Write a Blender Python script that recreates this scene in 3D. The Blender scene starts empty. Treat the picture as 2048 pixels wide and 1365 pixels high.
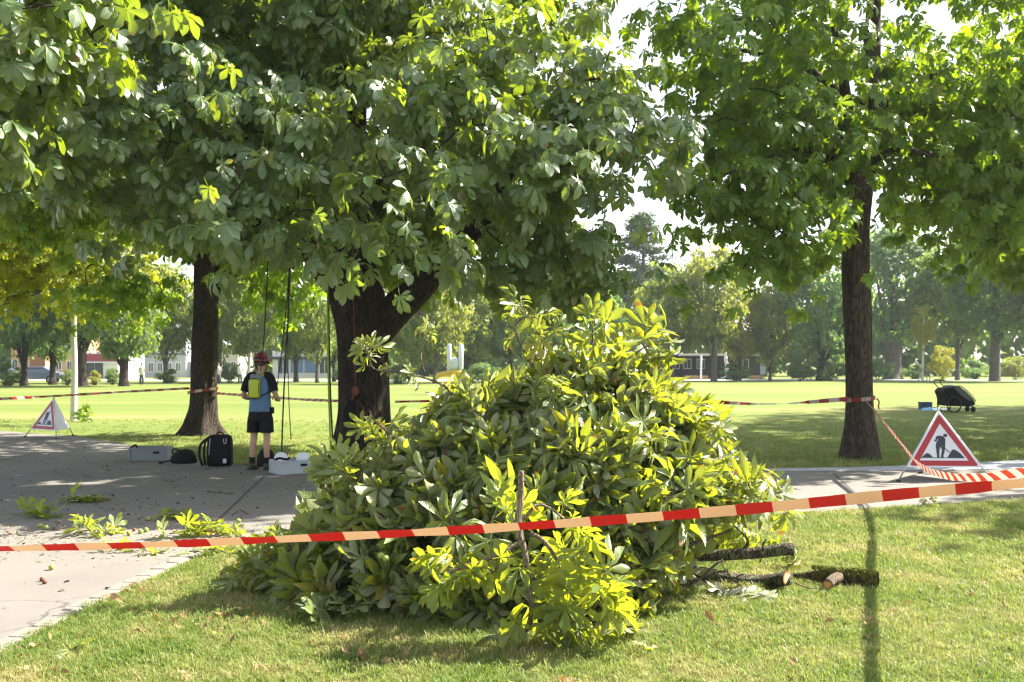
import bpy, bmesh, math, random
import numpy as np
from mathutils import Vector, Matrix
PI = math.pi
rad = math.radians
SC = bpy.context.scene
COL = SC.collection

# ------------------------------------------------------------------ camera
CAMH, F, HOR = 1.6, 1991.0, 730.0          # eye height, focal length in photo pixels, horizon row
cam = bpy.data.cameras.new('camera')
cam.lens = 35.0; cam.sensor_width = 36.0
cam.shift_y = (HOR - 682.5) / 2048.0
cam.clip_start = 0.1; cam.clip_end = 2000
cam.dof.use_dof = True; cam.dof.focus_distance = 6.0; cam.dof.aperture_fstop = 5.0
camo = bpy.data.objects.new('camera', cam); COL.objects.link(camo)
camo.location = (0, 0, CAMH); camo.rotation_euler = (rad(90), 0, 0)
SC.camera = camo

# ------------------------------------------------------------------ light
SHX, SHY = -1.0, -0.45                     # where the shadow of a point one metre up falls
SUN_EL = math.atan2(1.0, math.hypot(SHX, SHY))
SUN_AZ = math.atan2(-SHX, -SHY)            # from +Y towards +X
world = bpy.data.worlds.new('World'); SC.world = world; world.use_nodes = True
wt = world.node_tree
sky = wt.nodes.new('ShaderNodeTexSky'); sky.sky_type = 'NISHITA'; sky.sun_disc = False
sky.sun_elevation = SUN_EL; sky.sun_rotation = SUN_AZ
sky.air_density = 1.0; sky.dust_density = 2.5; sky.ozone_density = 1.0; sky.altitude = 300
bg = wt.nodes['Background']; bg.inputs['Strength'].default_value = 0.09
hs = wt.nodes.new('ShaderNodeHueSaturation'); hs.inputs['Saturation'].default_value = 0.45      # hazy white summer sky
wt.links.new(sky.outputs[0], hs.inputs['Color']); wt.links.new(hs.outputs[0], bg.inputs[0])
sl = bpy.data.lights.new('sun', 'SUN'); sl.energy = 5.0; sl.angle = rad(0.55); sl.color = (1.0, 0.93, 0.80)
so = bpy.data.objects.new('sun', sl); COL.objects.link(so)
so.rotation_euler = Vector((SHX, SHY, -1.0)).to_track_quat('-Z', 'Y').to_euler()
so.location = (30, 14, 40)
SC.view_settings.view_transform = 'Standard'
SC.view_settings.look = 'None'
SC.view_settings.exposure = 2.1
SC.view_settings.gamma = 1.0
SC.view_settings.use_curve_mapping = False
SC.render.engine = 'CYCLES'
SC.cycles.use_denoising = True
SC.cycles.filter_width = 1.2
SC.cycles.max_bounces = 7; SC.cycles.diffuse_bounces = 4; SC.cycles.transmission_bounces = 6
SC.cycles.glossy_bounces = 2; SC.cycles.transparent_max_bounces = 4
SC.cycles.sample_clamp_indirect = 6.0

def G(px, py, z=0.0):                      # ground point seen at a photo pixel
    d = F * (CAMH - z) / (py - HOR)
    return Vector(((px - 1024) / F * d, d, z))
def D(px, py, d):                          # point at depth d
    return Vector(((px - 1024) / F * d, d, CAMH + (HOR - py) / F * d))

# ------------------------------------------------------------------ materials
def newmat(name):
    m = bpy.data.materials.new(name); m.use_nodes = True
    nt = m.node_tree
    return m, nt, nt.nodes['Principled BSDF'], nt.nodes['Material Output']
def N(nt, typ, **kw):
    n = nt.nodes.new(typ)
    for k, v in kw.items():
        if k.startswith('i_'):
            n.inputs[k[2:].replace('_', ' ')].default_value = v
        else:
            setattr(n, k, v)
    return n
def L(nt, a, b): nt.links.new(a, b)
def rgb(c): return (c[0], c[1], c[2], 1.0)
def ramp(nt, fac, stops):
    r = nt.nodes.new('ShaderNodeValToRGB')
    el = r.color_ramp.elements
    while len(el) > 1: el.remove(el[-1])
    el[0].position = stops[0][0]; el[0].color = rgb(stops[0][1])
    for p, c in stops[1:]:
        e = el.new(p); e.color = rgb(c)
    L(nt, fac, r.inputs[0])
    return r.outputs[0]
def mixc(nt, fac, a, b, blend='MIX'):
    n = nt.nodes.new('ShaderNodeMix'); n.data_type = 'RGBA'; n.blend_type = blend
    if isinstance(fac, (int, float)): n.inputs[0].default_value = fac
    else: L(nt, fac, n.inputs[0])
    for v, i in ((a, 6), (b, 7)):
        if isinstance(v, (tuple, list)): n.inputs[i].default_value = rgb(v)
        else: L(nt, v, n.inputs[i])
    return n.outputs[2]
def math_(nt, op, a, b=None, c=None):
    n = nt.nodes.new('ShaderNodeMath'); n.operation = op
    for i, v in enumerate((a, b, c)):
        if v is None: continue
        if isinstance(v, (int, float)): n.inputs[i].default_value = v
        else: L(nt, v, n.inputs[i])
    return n.outputs[0]
def noise(nt, scale, detail=4, vec=None, rough=0.55):
    n = nt.nodes.new('ShaderNodeTexNoise'); n.inputs['Scale'].default_value = scale
    n.inputs['Detail'].default_value = detail; n.inputs['Roughness'].default_value = rough
    if vec is not None: L(nt, vec, n.inputs['Vector'])
    return n.outputs[0]
def bump(nt, h, strength, dist, bsdf):
    b = nt.nodes.new('ShaderNodeBump'); b.inputs['Strength'].default_value = strength
    b.inputs['Distance'].default_value = dist; L(nt, h, b.inputs['Height'])
    L(nt, b.outputs[0], bsdf.inputs['Normal'])
def wpos(nt): return nt.nodes.new('ShaderNodeNewGeometry').outputs['Position']
def objco(nt): return nt.nodes.new('ShaderNodeTexCoord').outputs['Object']

def plain(name, c, rough=0.6, metal=0.0, var=0.12, scale=14.0, bumpv=0.0, spec=0.5):
    m, nt, p, o = newmat(name)
    n = noise(nt, scale, 4, objco(nt))
    col = mixc(nt, n, tuple(x * (1 - var) for x in c), tuple(min(1, x * (1 + var)) for x in c))
    L(nt, col, p.inputs['Base Color'])
    p.inputs['Roughness'].default_value = rough; p.inputs['Metallic'].default_value = metal
    p.inputs['Specular IOR Level'].default_value = spec
    if bumpv: bump(nt, noise(nt, scale * 4, 3, objco(nt)), 0.6, bumpv, p)
    return m

def leafmat(name, dark, light, under, trans, tfac, rough=0.42, veins=True, odd=None, spec=0.5, coat=0.0):
    """two-sided leaf: 'tint' is a number per leaf"""
    m, nt, p, o = newmat(name)
    at = N(nt, 'ShaderNodeAttribute', attribute_name='tint')
    oi = nt.nodes.new('ShaderNodeObjectInfo')
    t = math_(nt, 'FRACT', math_(nt, 'ADD', at.outputs['Fac'], oi.outputs['Random']))
    stops = [(0.0, dark), (0.85, light)]
    if odd: stops += [(0.955, light), (0.975, odd)]
    top = ramp(nt, t, stops)
    geo = nt.nodes.new('ShaderNodeNewGeometry')
    if veins:
        uv = N(nt, 'ShaderNodeUVMap', uv_map='UVMap')
        sp = nt.nodes.new('ShaderNodeSeparateXYZ'); L(nt, uv.outputs[0], sp.inputs[0])
        au = math_(nt, 'ABSOLUTE', sp.outputs[0])
        ph = math_(nt, 'SUBTRACT', math_(nt, 'MULTIPLY', sp.outputs[1], 11.0), math_(nt, 'MULTIPLY', au, 2.2))
        fr = math_(nt, 'ABSOLUTE', math_(nt, 'SUBTRACT', math_(nt, 'FRACT', ph), 0.5))      # 0..0.5, ridge
        side = math_(nt, 'GREATER_THAN', fr, 0.43)
        mid = math_(nt, 'LESS_THAN', au, 0.07)
        vein = math_(nt, 'MAXIMUM', math_(nt, 'MULTIPLY', side, 0.45), mid)
        top = mixc(nt, math_(nt, 'MULTIPLY', vein, 0.45), top, tuple(min(1, x * 1.9 + 0.03) for x in light))
        # brown scorched tips on some leaves
        nz = noise(nt, 7.0, 3, wpos(nt))
        tip = math_(nt, 'MULTIPLY', math_(nt, 'GREATER_THAN', math_(nt, 'ADD', nz, math_(nt, 'MULTIPLY', sp.outputs[1], 0.22)), 0.83), 0.85)
        top = mixc(nt, tip, top, (0.20, 0.085, 0.02))
        bump(nt, math_(nt, 'MULTIPLY', fr, 2.0), 0.5, 0.004, p)
    col = mixc(nt, geo.outputs['Backfacing'], top, under)
    L(nt, col, p.inputs['Base Color'])
    p.inputs['Roughness'].default_value = rough
    p.inputs['Specular IOR Level'].default_value = spec
    p.inputs['Coat Weight'].default_value = coat; p.inputs['Coat Roughness'].default_value = 0.32
    tr = nt.nodes.new('ShaderNodeBsdfTranslucent')
    trc = mixc(nt, t, tuple(x * 0.75 for x in trans), trans)
    if veins: trc = mixc(nt, tip, trc, (0.35, 0.13, 0.02))
    L(nt, trc, tr.inputs[0])
    mx = nt.nodes.new('ShaderNodeMixShader'); mx.inputs[0].default_value = tfac
    L(nt, p.outputs[0], mx.inputs[1]); L(nt, tr.outputs[0], mx.inputs[2]); L(nt, mx.outputs[0], o.inputs[0])
    return m

def barkmat(name, dark, light, scale=5.0, moss=None):
    m, nt, p, o = newmat(name)
    mp = nt.nodes.new('ShaderNodeMapping'); mp.inputs['Scale'].default_value = (1, 1, 0.22)
    L(nt, objco(nt), mp.inputs[0])
    a = noise(nt, scale * 2.2, 8, mp.outputs[0], 0.7)
    v = nt.nodes.new('ShaderNodeTexVoronoi'); v.feature = 'DISTANCE_TO_EDGE'; v.inputs['Scale'].default_value = scale * 2.6
    ds = nt.nodes.new('ShaderNodeVectorMath'); ds.operation = 'ADD'
    nn = nt.nodes.new('ShaderNodeTexNoise'); nn.inputs['Scale'].default_value = 6.0; L(nt, mp.outputs[0], nn.inputs['Vector'])
    sc = nt.nodes.new('ShaderNodeVectorMath'); sc.operation = 'SCALE'; sc.inputs['Scale'].default_value = 0.35
    L(nt, nn.outputs['Color'], sc.inputs[0]); L(nt, mp.outputs[0], ds.inputs[0]); L(nt, sc.outputs[0], ds.inputs[1])
    L(nt, ds.outputs[0], v.inputs['Vector'])
    edge = math_(nt, 'MINIMUM', math_(nt, 'MULTIPLY', v.outputs['Distance'], 5.0), 1.0)
    h = math_(nt, 'MULTIPLY', math_(nt, 'ADD', a, edge), 0.5)
    col = ramp(nt, h, [(0.2, dark), (0.75, light)])
    big = noise(nt, 1.6, 3, objco(nt))
    col = mixc(nt, math_(nt, 'MULTIPLY', big, 0.5), col, dark)
    if moss:
        mo = math_(nt, 'GREATER_THAN', noise(nt, 16.0, 5, objco(nt)), 0.52)
        col = mixc(nt, math_(nt, 'MULTIPLY', mo, 0.8), col, moss)
    L(nt, col, p.inputs['Base Color']); p.inputs['Roughness'].default_value = 0.9
    p.inputs['Specular IOR Level'].default_value = 0.2
    bump(nt, h, 0.9, 0.03, p)
    return m

M = {}
# chestnut foliage of the standing trees, then of the cut pile
M['leaf_tree'] = leafmat('chestnut_leaf', (0.060, 0.116, 0.034), (0.115, 0.190, 0.066), (0.14, 0.20, 0.09), (0.42, 0.55, 0.018), 0.36, 0.36, True, (0.15, 0.14, 0.02), 0.8, 0.6)
M['leaf_far_tree'] = leafmat('chestnut_leaf_second', (0.050, 0.110, 0.016), (0.100, 0.180, 0.030), (0.11, 0.18, 0.045), (0.42, 0.60, 0.014), 0.43, 0.42, False, (0.16, 0.16, 0.02), 0.5, 0.25)
M['leaf_pile'] = leafmat('cut_leaf', (0.060, 0.105, 0.030), (0.165, 0.205, 0.075), (0.29, 0.31, 0.19), (0.52, 0.58, 0.025), 0.34, 0.30, True, (0.26, 0.20, 0.02), 0.5, 0.15)
M['leaf_backlit'] = leafmat('backlit_cut_leaf', (0.075, 0.130, 0.025), (0.120, 0.175, 0.040), (0.20, 0.25, 0.10), (0.60, 0.66, 0.02), 0.45, 0.34, True, (0.26, 0.20, 0.02))  # same cut leaf, backlight glow put into a brighter, more translucent colour
M['leaf_pale_sunlit'] = leafmat('sunlit_pale_underside', (0.14, 0.18, 0.07), (0.22, 0.25, 0.11), (0.40, 0.42, 0.30), (0.45, 0.50, 0.10), 0.14, 0.35, True)  # pale undersides, colour lifted further to imitate direct sun on them
M['leaf_yellow'] = leafmat('maple_leaf', (0.085, 0.13, 0.015), (0.17, 0.185, 0.02), (0.15, 0.17, 0.05), (0.66, 0.70, 0.025), 0.48, 0.5, False)
M['leaf_dry'] = leafmat('dry_leaf', (0.15, 0.085, 0.03), (0.30, 0.19, 0.08), (0.24, 0.16, 0.075), (0.45, 0.2, 0.04), 0.2, 0.7, False)
def farleaf(name, d, l, tr, tf=0.42):
    M[name] = leafmat(name, d, l, tuple(x * 1.2 for x in l), tr, tf, 0.55, False)
farleaf('far_green', (0.055, 0.105, 0.026), (0.115, 0.185, 0.045), (0.34, 0.48, 0.05))
farleaf('far_light', (0.085, 0.13, 0.02), (0.16, 0.21, 0.04), (0.45, 0.52, 0.05), 0.4)
farleaf('far_blue', (0.050, 0.105, 0.040), (0.100, 0.175, 0.064), (0.34, 0.52, 0.10), 0.42)
farleaf('far_olive', (0.085, 0.125, 0.024), (0.155, 0.19, 0.042), (0.50, 0.54, 0.06))
farleaf('far_yellow', (0.13, 0.15, 0.015), (0.26, 0.26, 0.03), (0.60, 0.58, 0.04), 0.42)
farleaf('conifer_green', (0.04, 0.07, 0.04), (0.075, 0.105, 0.055), (0.13, 0.19, 0.07), 0.2)
M['bark'] = barkmat('chestnut_bark', (0.014, 0.010, 0.008), (0.060, 0.046, 0.035))
M['bark_brown'] = barkmat('brown_bark', (0.022, 0.017, 0.012), (0.098, 0.078, 0.057))
M['bark_grey'] = barkmat('grey_bark', (0.06, 0.052, 0.045), (0.17, 0.15, 0.13), 4.0)
M['bark_log'] = barkmat('log_bark', (0.035, 0.028, 0.020), (0.15, 0.125, 0.09), 14.0, (0.16, 0.19, 0.10))
M['bark_moss'] = barkmat('mossy_bark', (0.03, 0.025, 0.012), (0.10, 0.075, 0.04), 14.0, (0.11, 0.12, 0.015))
M['twig'] = barkmat('twig_bark', (0.09, 0.068, 0.048), (0.28, 0.22, 0.155), 24.0)
M['stick'] = barkmat('pale_stick_bark', (0.14, 0.105, 0.075), (0.36, 0.29, 0.21), 24.0)
M['moss'] = plain('moss', (0.13, 0.145, 0.012), 0.95, var=0.4, scale=60)
M['lime'] = plain('limewashed_bark', (0.62, 0.58, 0.50), 0.85, var=0.2, scale=9, bumpv=0.01)

# cut wood faces: rings round the middle
def woodmat(name, core, rim):
    m, nt, p, o = newmat(name)
    uv = N(nt, 'ShaderNodeUVMap', uv_map='UVMap')
    ln = nt.nodes.new('ShaderNodeVectorMath'); ln.operation = 'LENGTH'; L(nt, uv.outputs[0], ln.inputs[0])
    r = math_(nt, 'ADD', ln.outputs['Value'], math_(nt, 'MULTIPLY', math_(nt, 'SUBTRACT', noise(nt, 3.0, 3, uv.outputs[0]), 0.5), 0.25))
    w = math_(nt, 'MULTIPLY', math_(nt, 'SINE', math_(nt, 'MULTIPLY', r, 42.0)), 0.06)
    col = ramp(nt, math_(nt, 'ADD', r, w), [(0.0, core), (0.62, tuple(x * 0.93 for x in core)), (0.8, rim), (1.0, tuple(x * 0.5 for x in rim))])
    L(nt, col, p.inputs['Base Color']); p.inputs['Roughness'].default_value = 0.8
    return m
M['cut_pale'] = woodmat('pale_cut_wood', (0.60, 0.50, 0.30), (0.42, 0.16, 0.04))
M['cut_orange'] = woodmat('orange_cut_wood', (0.52, 0.27, 0.07), (0.30, 0.12, 0.04))

# lawn
def lawnmat():
    m, nt, p, o = newmat('lawn')
    w = wpos(nt)
    big = noise(nt, 0.22, 3, w); mid = noise(nt, 1.7, 5, w); fine = noise(nt, 42.0, 4, w, 0.7)
    mp = nt.nodes.new('ShaderNodeMapping'); mp.inputs['Scale'].default_value = (0.03, 0.22, 1); L(nt, w, mp.inputs[0])
    stripe = noise(nt, 1.0, 3, mp.outputs[0])
    a = ramp(nt, mid, [(0.30, (0.115, 0.155, 0.035)), (0.5, (0.165, 0.190, 0.055)), (0.62, (0.25, 0.225, 0.10)), (0.78, (0.31, 0.235, 0.13))])
    b = ramp(nt, stripe, [(0.32, (0.065, 0.120, 0.016)), (0.46, (0.088, 0.138, 0.022)), (0.57, (0.115, 0.148, 0.034)), (0.67, (0.170, 0.162, 0.066)), (0.80, (0.19, 0.158, 0.08))])
    sp = nt.nodes.new('ShaderNodeSeparateXYZ'); L(nt, w, sp.inputs[0])
    far = N(nt, 'ShaderNodeMapRange'); L(nt, sp.outputs[1], far.inputs[0])
    far.inputs[1].default_value = 14.0; far.inputs[2].default_value = 18.0
    col = mixc(nt, far.outputs[0], a, b)
    col = mixc(nt, 0.35, col, ramp(nt, fine, [(0.3, (0.10, 0.12, 0.03)), (0.7, (0.30, 0.30, 0.11))]))
    L(nt, col, p.inputs['Base Color']); p.inputs['Roughness'].default_value = 0.95
    p.inputs['Specular IOR Level'].default_value = 0.1
    bump(nt, fine, 0.8, 0.02, p)
    return m
M['lawn'] = lawnmat()
def grassmat():
    m, nt, p, o = newmat('grass_blade')
    w = wpos(nt)
    oi = nt.nodes.new('ShaderNodeObjectInfo')
    mid = noise(nt, 1.7, 5, w)
    k = math_(nt, 'ADD', mid, math_(nt, 'MULTIPLY', math_(nt, 'SUBTRACT', oi.outputs['Random'], 0.5), 0.30))
    col = ramp(nt, k, [(0.26, (0.092, 0.165, 0.034)), (0.42, (0.155, 0.220, 0.055)), (0.57, (0.255, 0.265, 0.095)), (0.72, (0.43, 0.35, 0.19))])
    L(nt, col, p.inputs['Base Color']); p.inputs['Roughness'].default_value = 0.5
    p.inputs['Specular IOR Level'].default_value = 0.35
    tr = nt.nodes.new('ShaderNodeBsdfTranslucent'); L(nt, mixc(nt, 0.5, col, (0.40, 0.48, 0.06)), tr.inputs[0])
    mx = nt.nodes.new('ShaderNodeMixShader'); mx.inputs[0].default_value = 0.42
    L(nt, p.outputs[0], mx.inputs[1]); L(nt, tr.outputs[0], mx.inputs[2]); L(nt, mx.outputs[0], o.inputs[0])
    return m
M['grass'] = grassmat()
def pavemat(name, base, stain, fine_amp=0.25):
    m, nt, p, o = newmat(name)
    w = wpos(nt)
    big = noise(nt, 0.5, 5, w, 0.6); fine = noise(nt, 130.0, 3, w, 0.8); mid = noise(nt, 9.0, 6, w, 0.7)
    col = mixc(nt, ramp(nt, big, [(0.35, (0, 0, 0)), (0.7, (1, 1, 1))]), base, stain)
    col = mixc(nt, math_(nt, 'MULTIPLY', fine, fine_amp), col, tuple(x * 0.55 for x in base))
    col = mixc(nt, math_(nt, 'MULTIPLY', math_(nt, 'GREATER_THAN', mid, 0.66), 0.35), col, (0.16, 0.13, 0.09))
    v = nt.nodes.new('ShaderNodeTexVoronoi'); v.inputs['Scale'].default_value = 70.0; L(nt, w, v.inputs['Vector'])
    spk = math_(nt, 'LESS_THAN', v.outputs['Distance'], 0.16)
    col = mixc(nt, math_(nt, 'MULTIPLY', spk, 0.25), col, tuple(min(1, x * 1.5) for x in base))
    ck = nt.nodes.new('ShaderNodeTexVoronoi'); ck.feature = 'DISTANCE_TO_EDGE'; ck.inputs['Scale'].default_value = 0.55
    wv = nt.nodes.new('ShaderNodeTexNoise'); wv.inputs['Scale'].default_value = 2.2; wv.inputs['Detail'].default_value = 6; L(nt, w, wv.inputs['Vector'])
    wa = nt.nodes.new('ShaderNodeVectorMath'); wa.operation = 'MULTIPLY_ADD'; L(nt, wv.outputs['Color'], wa.inputs[0]); wa.inputs[1].default_value = (.55, .55, .55); L(nt, w, wa.inputs[2])
    L(nt, wa.outputs[0], ck.inputs['Vector'])
    col = mixc(nt, math_(nt, 'MULTIPLY', math_(nt, 'LESS_THAN', ck.outputs['Distance'], 0.006), 0.55), col, (0.05, 0.045, 0.04))
    st = noise(nt, 1.7, 7, w, 0.72)
    col = mixc(nt, math_(nt, 'MULTIPLY', ramp(nt, st, [(0.52, (0, 0, 0)), (0.70, (1, 1, 1))]), 0.30), col, tuple(x * 0.55 for x in base))
    L(nt, col, p.inputs['Base Color']); p.inputs['Roughness'].default_value = 0.9
    p.inputs['Specular IOR Level'].default_value = 0.25
    bump(nt, fine, 0.5, 0.004, p)
    return m
M['path'] = pavemat('worn_asphalt', (0.190, 0.176, 0.160), (0.160, 0.148, 0.134))
M['pale_path'] = pavemat('pale_concrete', (0.36, 0.375, 0.41), (0.32, 0.34, 0.38), 0.1)
M['stone'] = plain('pale_stone', (0.185, 0.166, 0.146), 0.9, var=0.3, scale=11, bumpv=0.006)
M['joint'] = plain('joint_filler', (0.05, 0.045, 0.04), 0.95)
M['soil'] = plain('soil', (0.13, 0.085, 0.05), 0.95, var=0.4, scale=9)

# small things
M['red'] = plain('red_print', (0.36, 0.018, 0.022), 0.45, var=0.06)
M['white'] = plain('white_print', (0.66, 0.66, 0.69), 0.45, var=0.04)
M['black_print'] = plain('black_print', (0.025, 0.028, 0.035), 0.5)
M['tube'] = plain('grey_tube', (0.45, 0.46, 0.48), 0.4, metal=0.6)
M['lavender'] = plain('white_sheet', (0.48, 0.47, 0.56), 0.6, var=0.12, scale=5)
M['skin'] = plain('skin', (0.46, 0.27, 0.18), 0.55, var=0.08)
M['hair'] = plain('hair', (0.10, 0.055, 0.03), 0.6)
M['helmet'] = plain('red_shell', (0.18, 0.013, 0.014), 0.3)
M['shirt'] = plain('blue_cloth', (0.095, 0.18, 0.31), 0.85, var=0.14, scale=9, bumpv=0.02)
M['black_cloth'] = plain('black_cloth', (0.010, 0.010, 0.012), 0.85, var=0.3, spec=0.2)
M['neon'] = plain('neon_yellow_cloth', (0.45, 0.52, 0.03), 0.6, var=0.1, scale=25)
M['grey_cloth'] = plain('grey_cloth', (0.17, 0.21, 0.24), 0.8)
M['shoe'] = plain('brown_shoe', (0.05, 0.04, 0.033), 0.7)
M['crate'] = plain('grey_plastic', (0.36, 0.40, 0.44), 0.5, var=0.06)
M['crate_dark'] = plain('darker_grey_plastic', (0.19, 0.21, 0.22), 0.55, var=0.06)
M['disc'] = plain('white_plastic', (0.74, 0.78, 0.82), 0.4, var=0.03)
M['rope_green'] = plain('green_rope', (0.22, 0.36, 0.03), 0.8, var=0.3, scale=80)
M['rope_black'] = plain('black_rope', (0.014, 0.018, 0.014), 0.8, var=0.3, scale=80)
M['cord_orange'] = plain('orange_cord', (0.16, 0.045, 0.018), 0.8, var=0.2)
M['husk'] = plain('green_husk', (0.26, 0.34, 0.06), 0.6, var=0.25, scale=60)
M['conker'] = plain('brown_husk', (0.16, 0.045, 0.02), 0.45, var=0.3, scale=60)
M['dirt'] = plain('dark_debris', (0.085, 0.06, 0.035), 0.9, var=0.5, scale=3)
M['straw'] = plain('pale_debris', (0.36, 0.27, 0.14), 0.9, var=0.4, scale=3)
M['steel'] = plain('steel', (0.30, 0.31, 0.33), 0.35, metal=0.9)
M['dark_green'] = plain('dark_green_paint', (0.012, 0.028, 0.018), 0.5)
M['mesh_cloth'] = plain('grey_green_mesh', (0.09, 0.10, 0.085), 0.6)
M['rubber'] = plain('rubber', (0.012, 0.012, 0.012), 0.7)
M['sky_blue'] = plain('light_blue_cloth', (0.20, 0.45, 0.72), 0.8, var=0.15)
M['navy'] = plain('navy_cloth', (0.05, 0.06, 0.11), 0.8)
M['yellow_paint'] = plain('yellow_paint', (0.50, 0.34, 0.02), 0.4)
M['grey_paint'] = plain('pale_grey_paint', (0.52, 0.57, 0.62), 0.45)
M['plaster_orange'] = plain('orange_plaster', (0.56, 0.33, 0.20), 0.9)
M['plaster_white'] = plain('white_plaster', (0.66, 0.64, 0.62), 0.9)
M['plaster_grey'] = plain('blue_grey_plaster', (0.40, 0.43, 0.47), 0.9)
M['plaster_beige'] = plain('beige_plaster', (0.48, 0.43, 0.36), 0.9)
M['maroon'] = plain('maroon_paint', (0.24, 0.025, 0.045), 0.5)
M['dark_wall'] = plain('dark_boards', (0.035, 0.035, 0.04), 0.7)
M['roof'] = plain('slate_roof', (0.13, 0.12, 0.12), 0.8)
M['blue_panel'] = plain('blue_panel', (0.09, 0.17, 0.36), 0.4)
M['terracotta'] = plain('terracotta', (0.52, 0.30, 0.19), 0.8)
M['statue_blue'] = plain('pale_blue_stone', (0.38, 0.46, 0.60), 0.7)
M['car_blue'] = plain('grey_blue_car_paint', (0.15, 0.19, 0.26), 0.3, metal=0.3)
M['car_dark'] = plain('dark_car_paint', (0.05, 0.06, 0.09), 0.3, metal=0.3)
M['wood_stake'] = plain('wooden_stake', (0.30, 0.22, 0.13), 0.85)
def glassmat():
    m, nt, p, o = newmat('window_glass')
    p.inputs['Base Color'].default_value = (0.05, 0.07, 0.08, 1); p.inputs['Roughness'].default_value = 0.08
    return m
M['glass'] = glassmat()
def tapemat(name, red, pale, period, trans):
    m, nt, p, o = newmat(name)
    uv = N(nt, 'ShaderNodeUVMap', uv_map='UVMap')
    sp = nt.nodes.new('ShaderNodeSeparateXYZ'); L(nt, uv.outputs[0], sp.inputs[0])
    f = math_(nt, 'FRACT', math_(nt, 'DIVIDE', math_(nt, 'ADD', sp.outputs[0], math_(nt, 'MULTIPLY', sp.outputs[1], 0.004)), period))
    k = math_(nt, 'GREATER_THAN', f, 0.5)
    mp = nt.nodes.new('ShaderNodeMapping'); mp.inputs['Scale'].default_value = (9, 3, 1); L(nt, uv.outputs[0], mp.inputs[0])
    n = noise(nt, 2.0, 5, mp.outputs[0], 0.65)
    pc = mixc(nt, n, tuple(x * 0.86 for x in pale), pale)
    rc = mixc(nt, n, tuple(x * 0.85 for x in red), red)
    col = mixc(nt, k, rc, pc)
    L(nt, col, p.inputs['Base Color']); p.inputs['Roughness'].default_value = 0.38
    bump(nt, n, 0.25, 0.006, p)
    tr = nt.nodes.new('ShaderNodeBsdfTranslucent'); L(nt, col, tr.inputs[0])
    mx = nt.nodes.new('ShaderNodeMixShader'); mx.inputs[0].default_value = trans
    L(nt, p.outputs[0], mx.inputs[1]); L(nt, tr.outputs[0], mx.inputs[2]); L(nt, mx.outputs[0], o.inputs[0])
    return m
M['tape_near'] = tapemat('barrier_tape_near', (0.21, 0.003, 0.005), (0.33, 0.195, 0.11), 0.338, 0.42)
M['tape_far'] = tapemat('barrier_tape_far', (0.30, 0.015, 0.015), (0.46, 0.385, 0.31), 0.338, 0.35)

# ------------------------------------------------------------------ mesh helpers
def npmesh(name, V, T, uv=None, tint=None, smooth=False, mats=None, midx=None):
    """V (n,3), T (m,3) triangles, uv per vertex, tint per vertex"""
    V = np.asarray(V, dtype=np.float32); T = np.asarray(T, dtype=np.int32)
    me = bpy.data.meshes.new(name)
    me.vertices.add(len(V)); me.vertices.foreach_set('co', V.ravel())
    me.loops.add(T.size); me.loops.foreach_set('vertex_index', T.ravel())
    me.polygons.add(len(T)); me.polygons.foreach_set('loop_start', np.arange(0, T.size, 3, dtype=np.int32))
    if midx is not None: me.polygons.foreach_set('material_index', np.asarray(midx, dtype=np.int32))
    me.update(calc_edges=True)
    if uv is not None:
        l = me.uv_layers.new(name='UVMap')
        l.data.foreach_set('uv', np.asarray(uv, dtype=np.float32)[T.ravel()].ravel())
    if tint is not None:
        a = me.attributes.new('tint', 'FLOAT', 'POINT'); a.data.foreach_set('value', np.asarray(tint, dtype=np.float32))
    me.polygons.foreach_set('use_smooth', np.full(len(T), smooth, dtype=bool))
    for m in (mats or []): me.materials.append(m)
    return me
def link(name, me, parent=None, loc=None, rot=None):
    o = bpy.data.objects.new(name, me); COL.objects.link(o)
    if parent is not None: o.parent = parent
    if loc is not None: o.location = loc
    if rot is not None: o.rotation_euler = rot
    return o
def tag(o, label=None, cat=None, group=None, kind=None):
    if label: o['label'] = label
    if cat: o['category'] = cat
    if group: o['group'] = group
    if kind: o['kind'] = kind
    return o
def thing(name, label, cat, loc=(0, 0, 0), rz=0.0, group=None):
    o = bpy.data.objects.new(name, None); COL.objects.link(o)
    o.empty_display_size = 0.2
    o.location = loc; o.rotation_euler = (0, 0, rz)
    return tag(o, label, cat, group)

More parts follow.
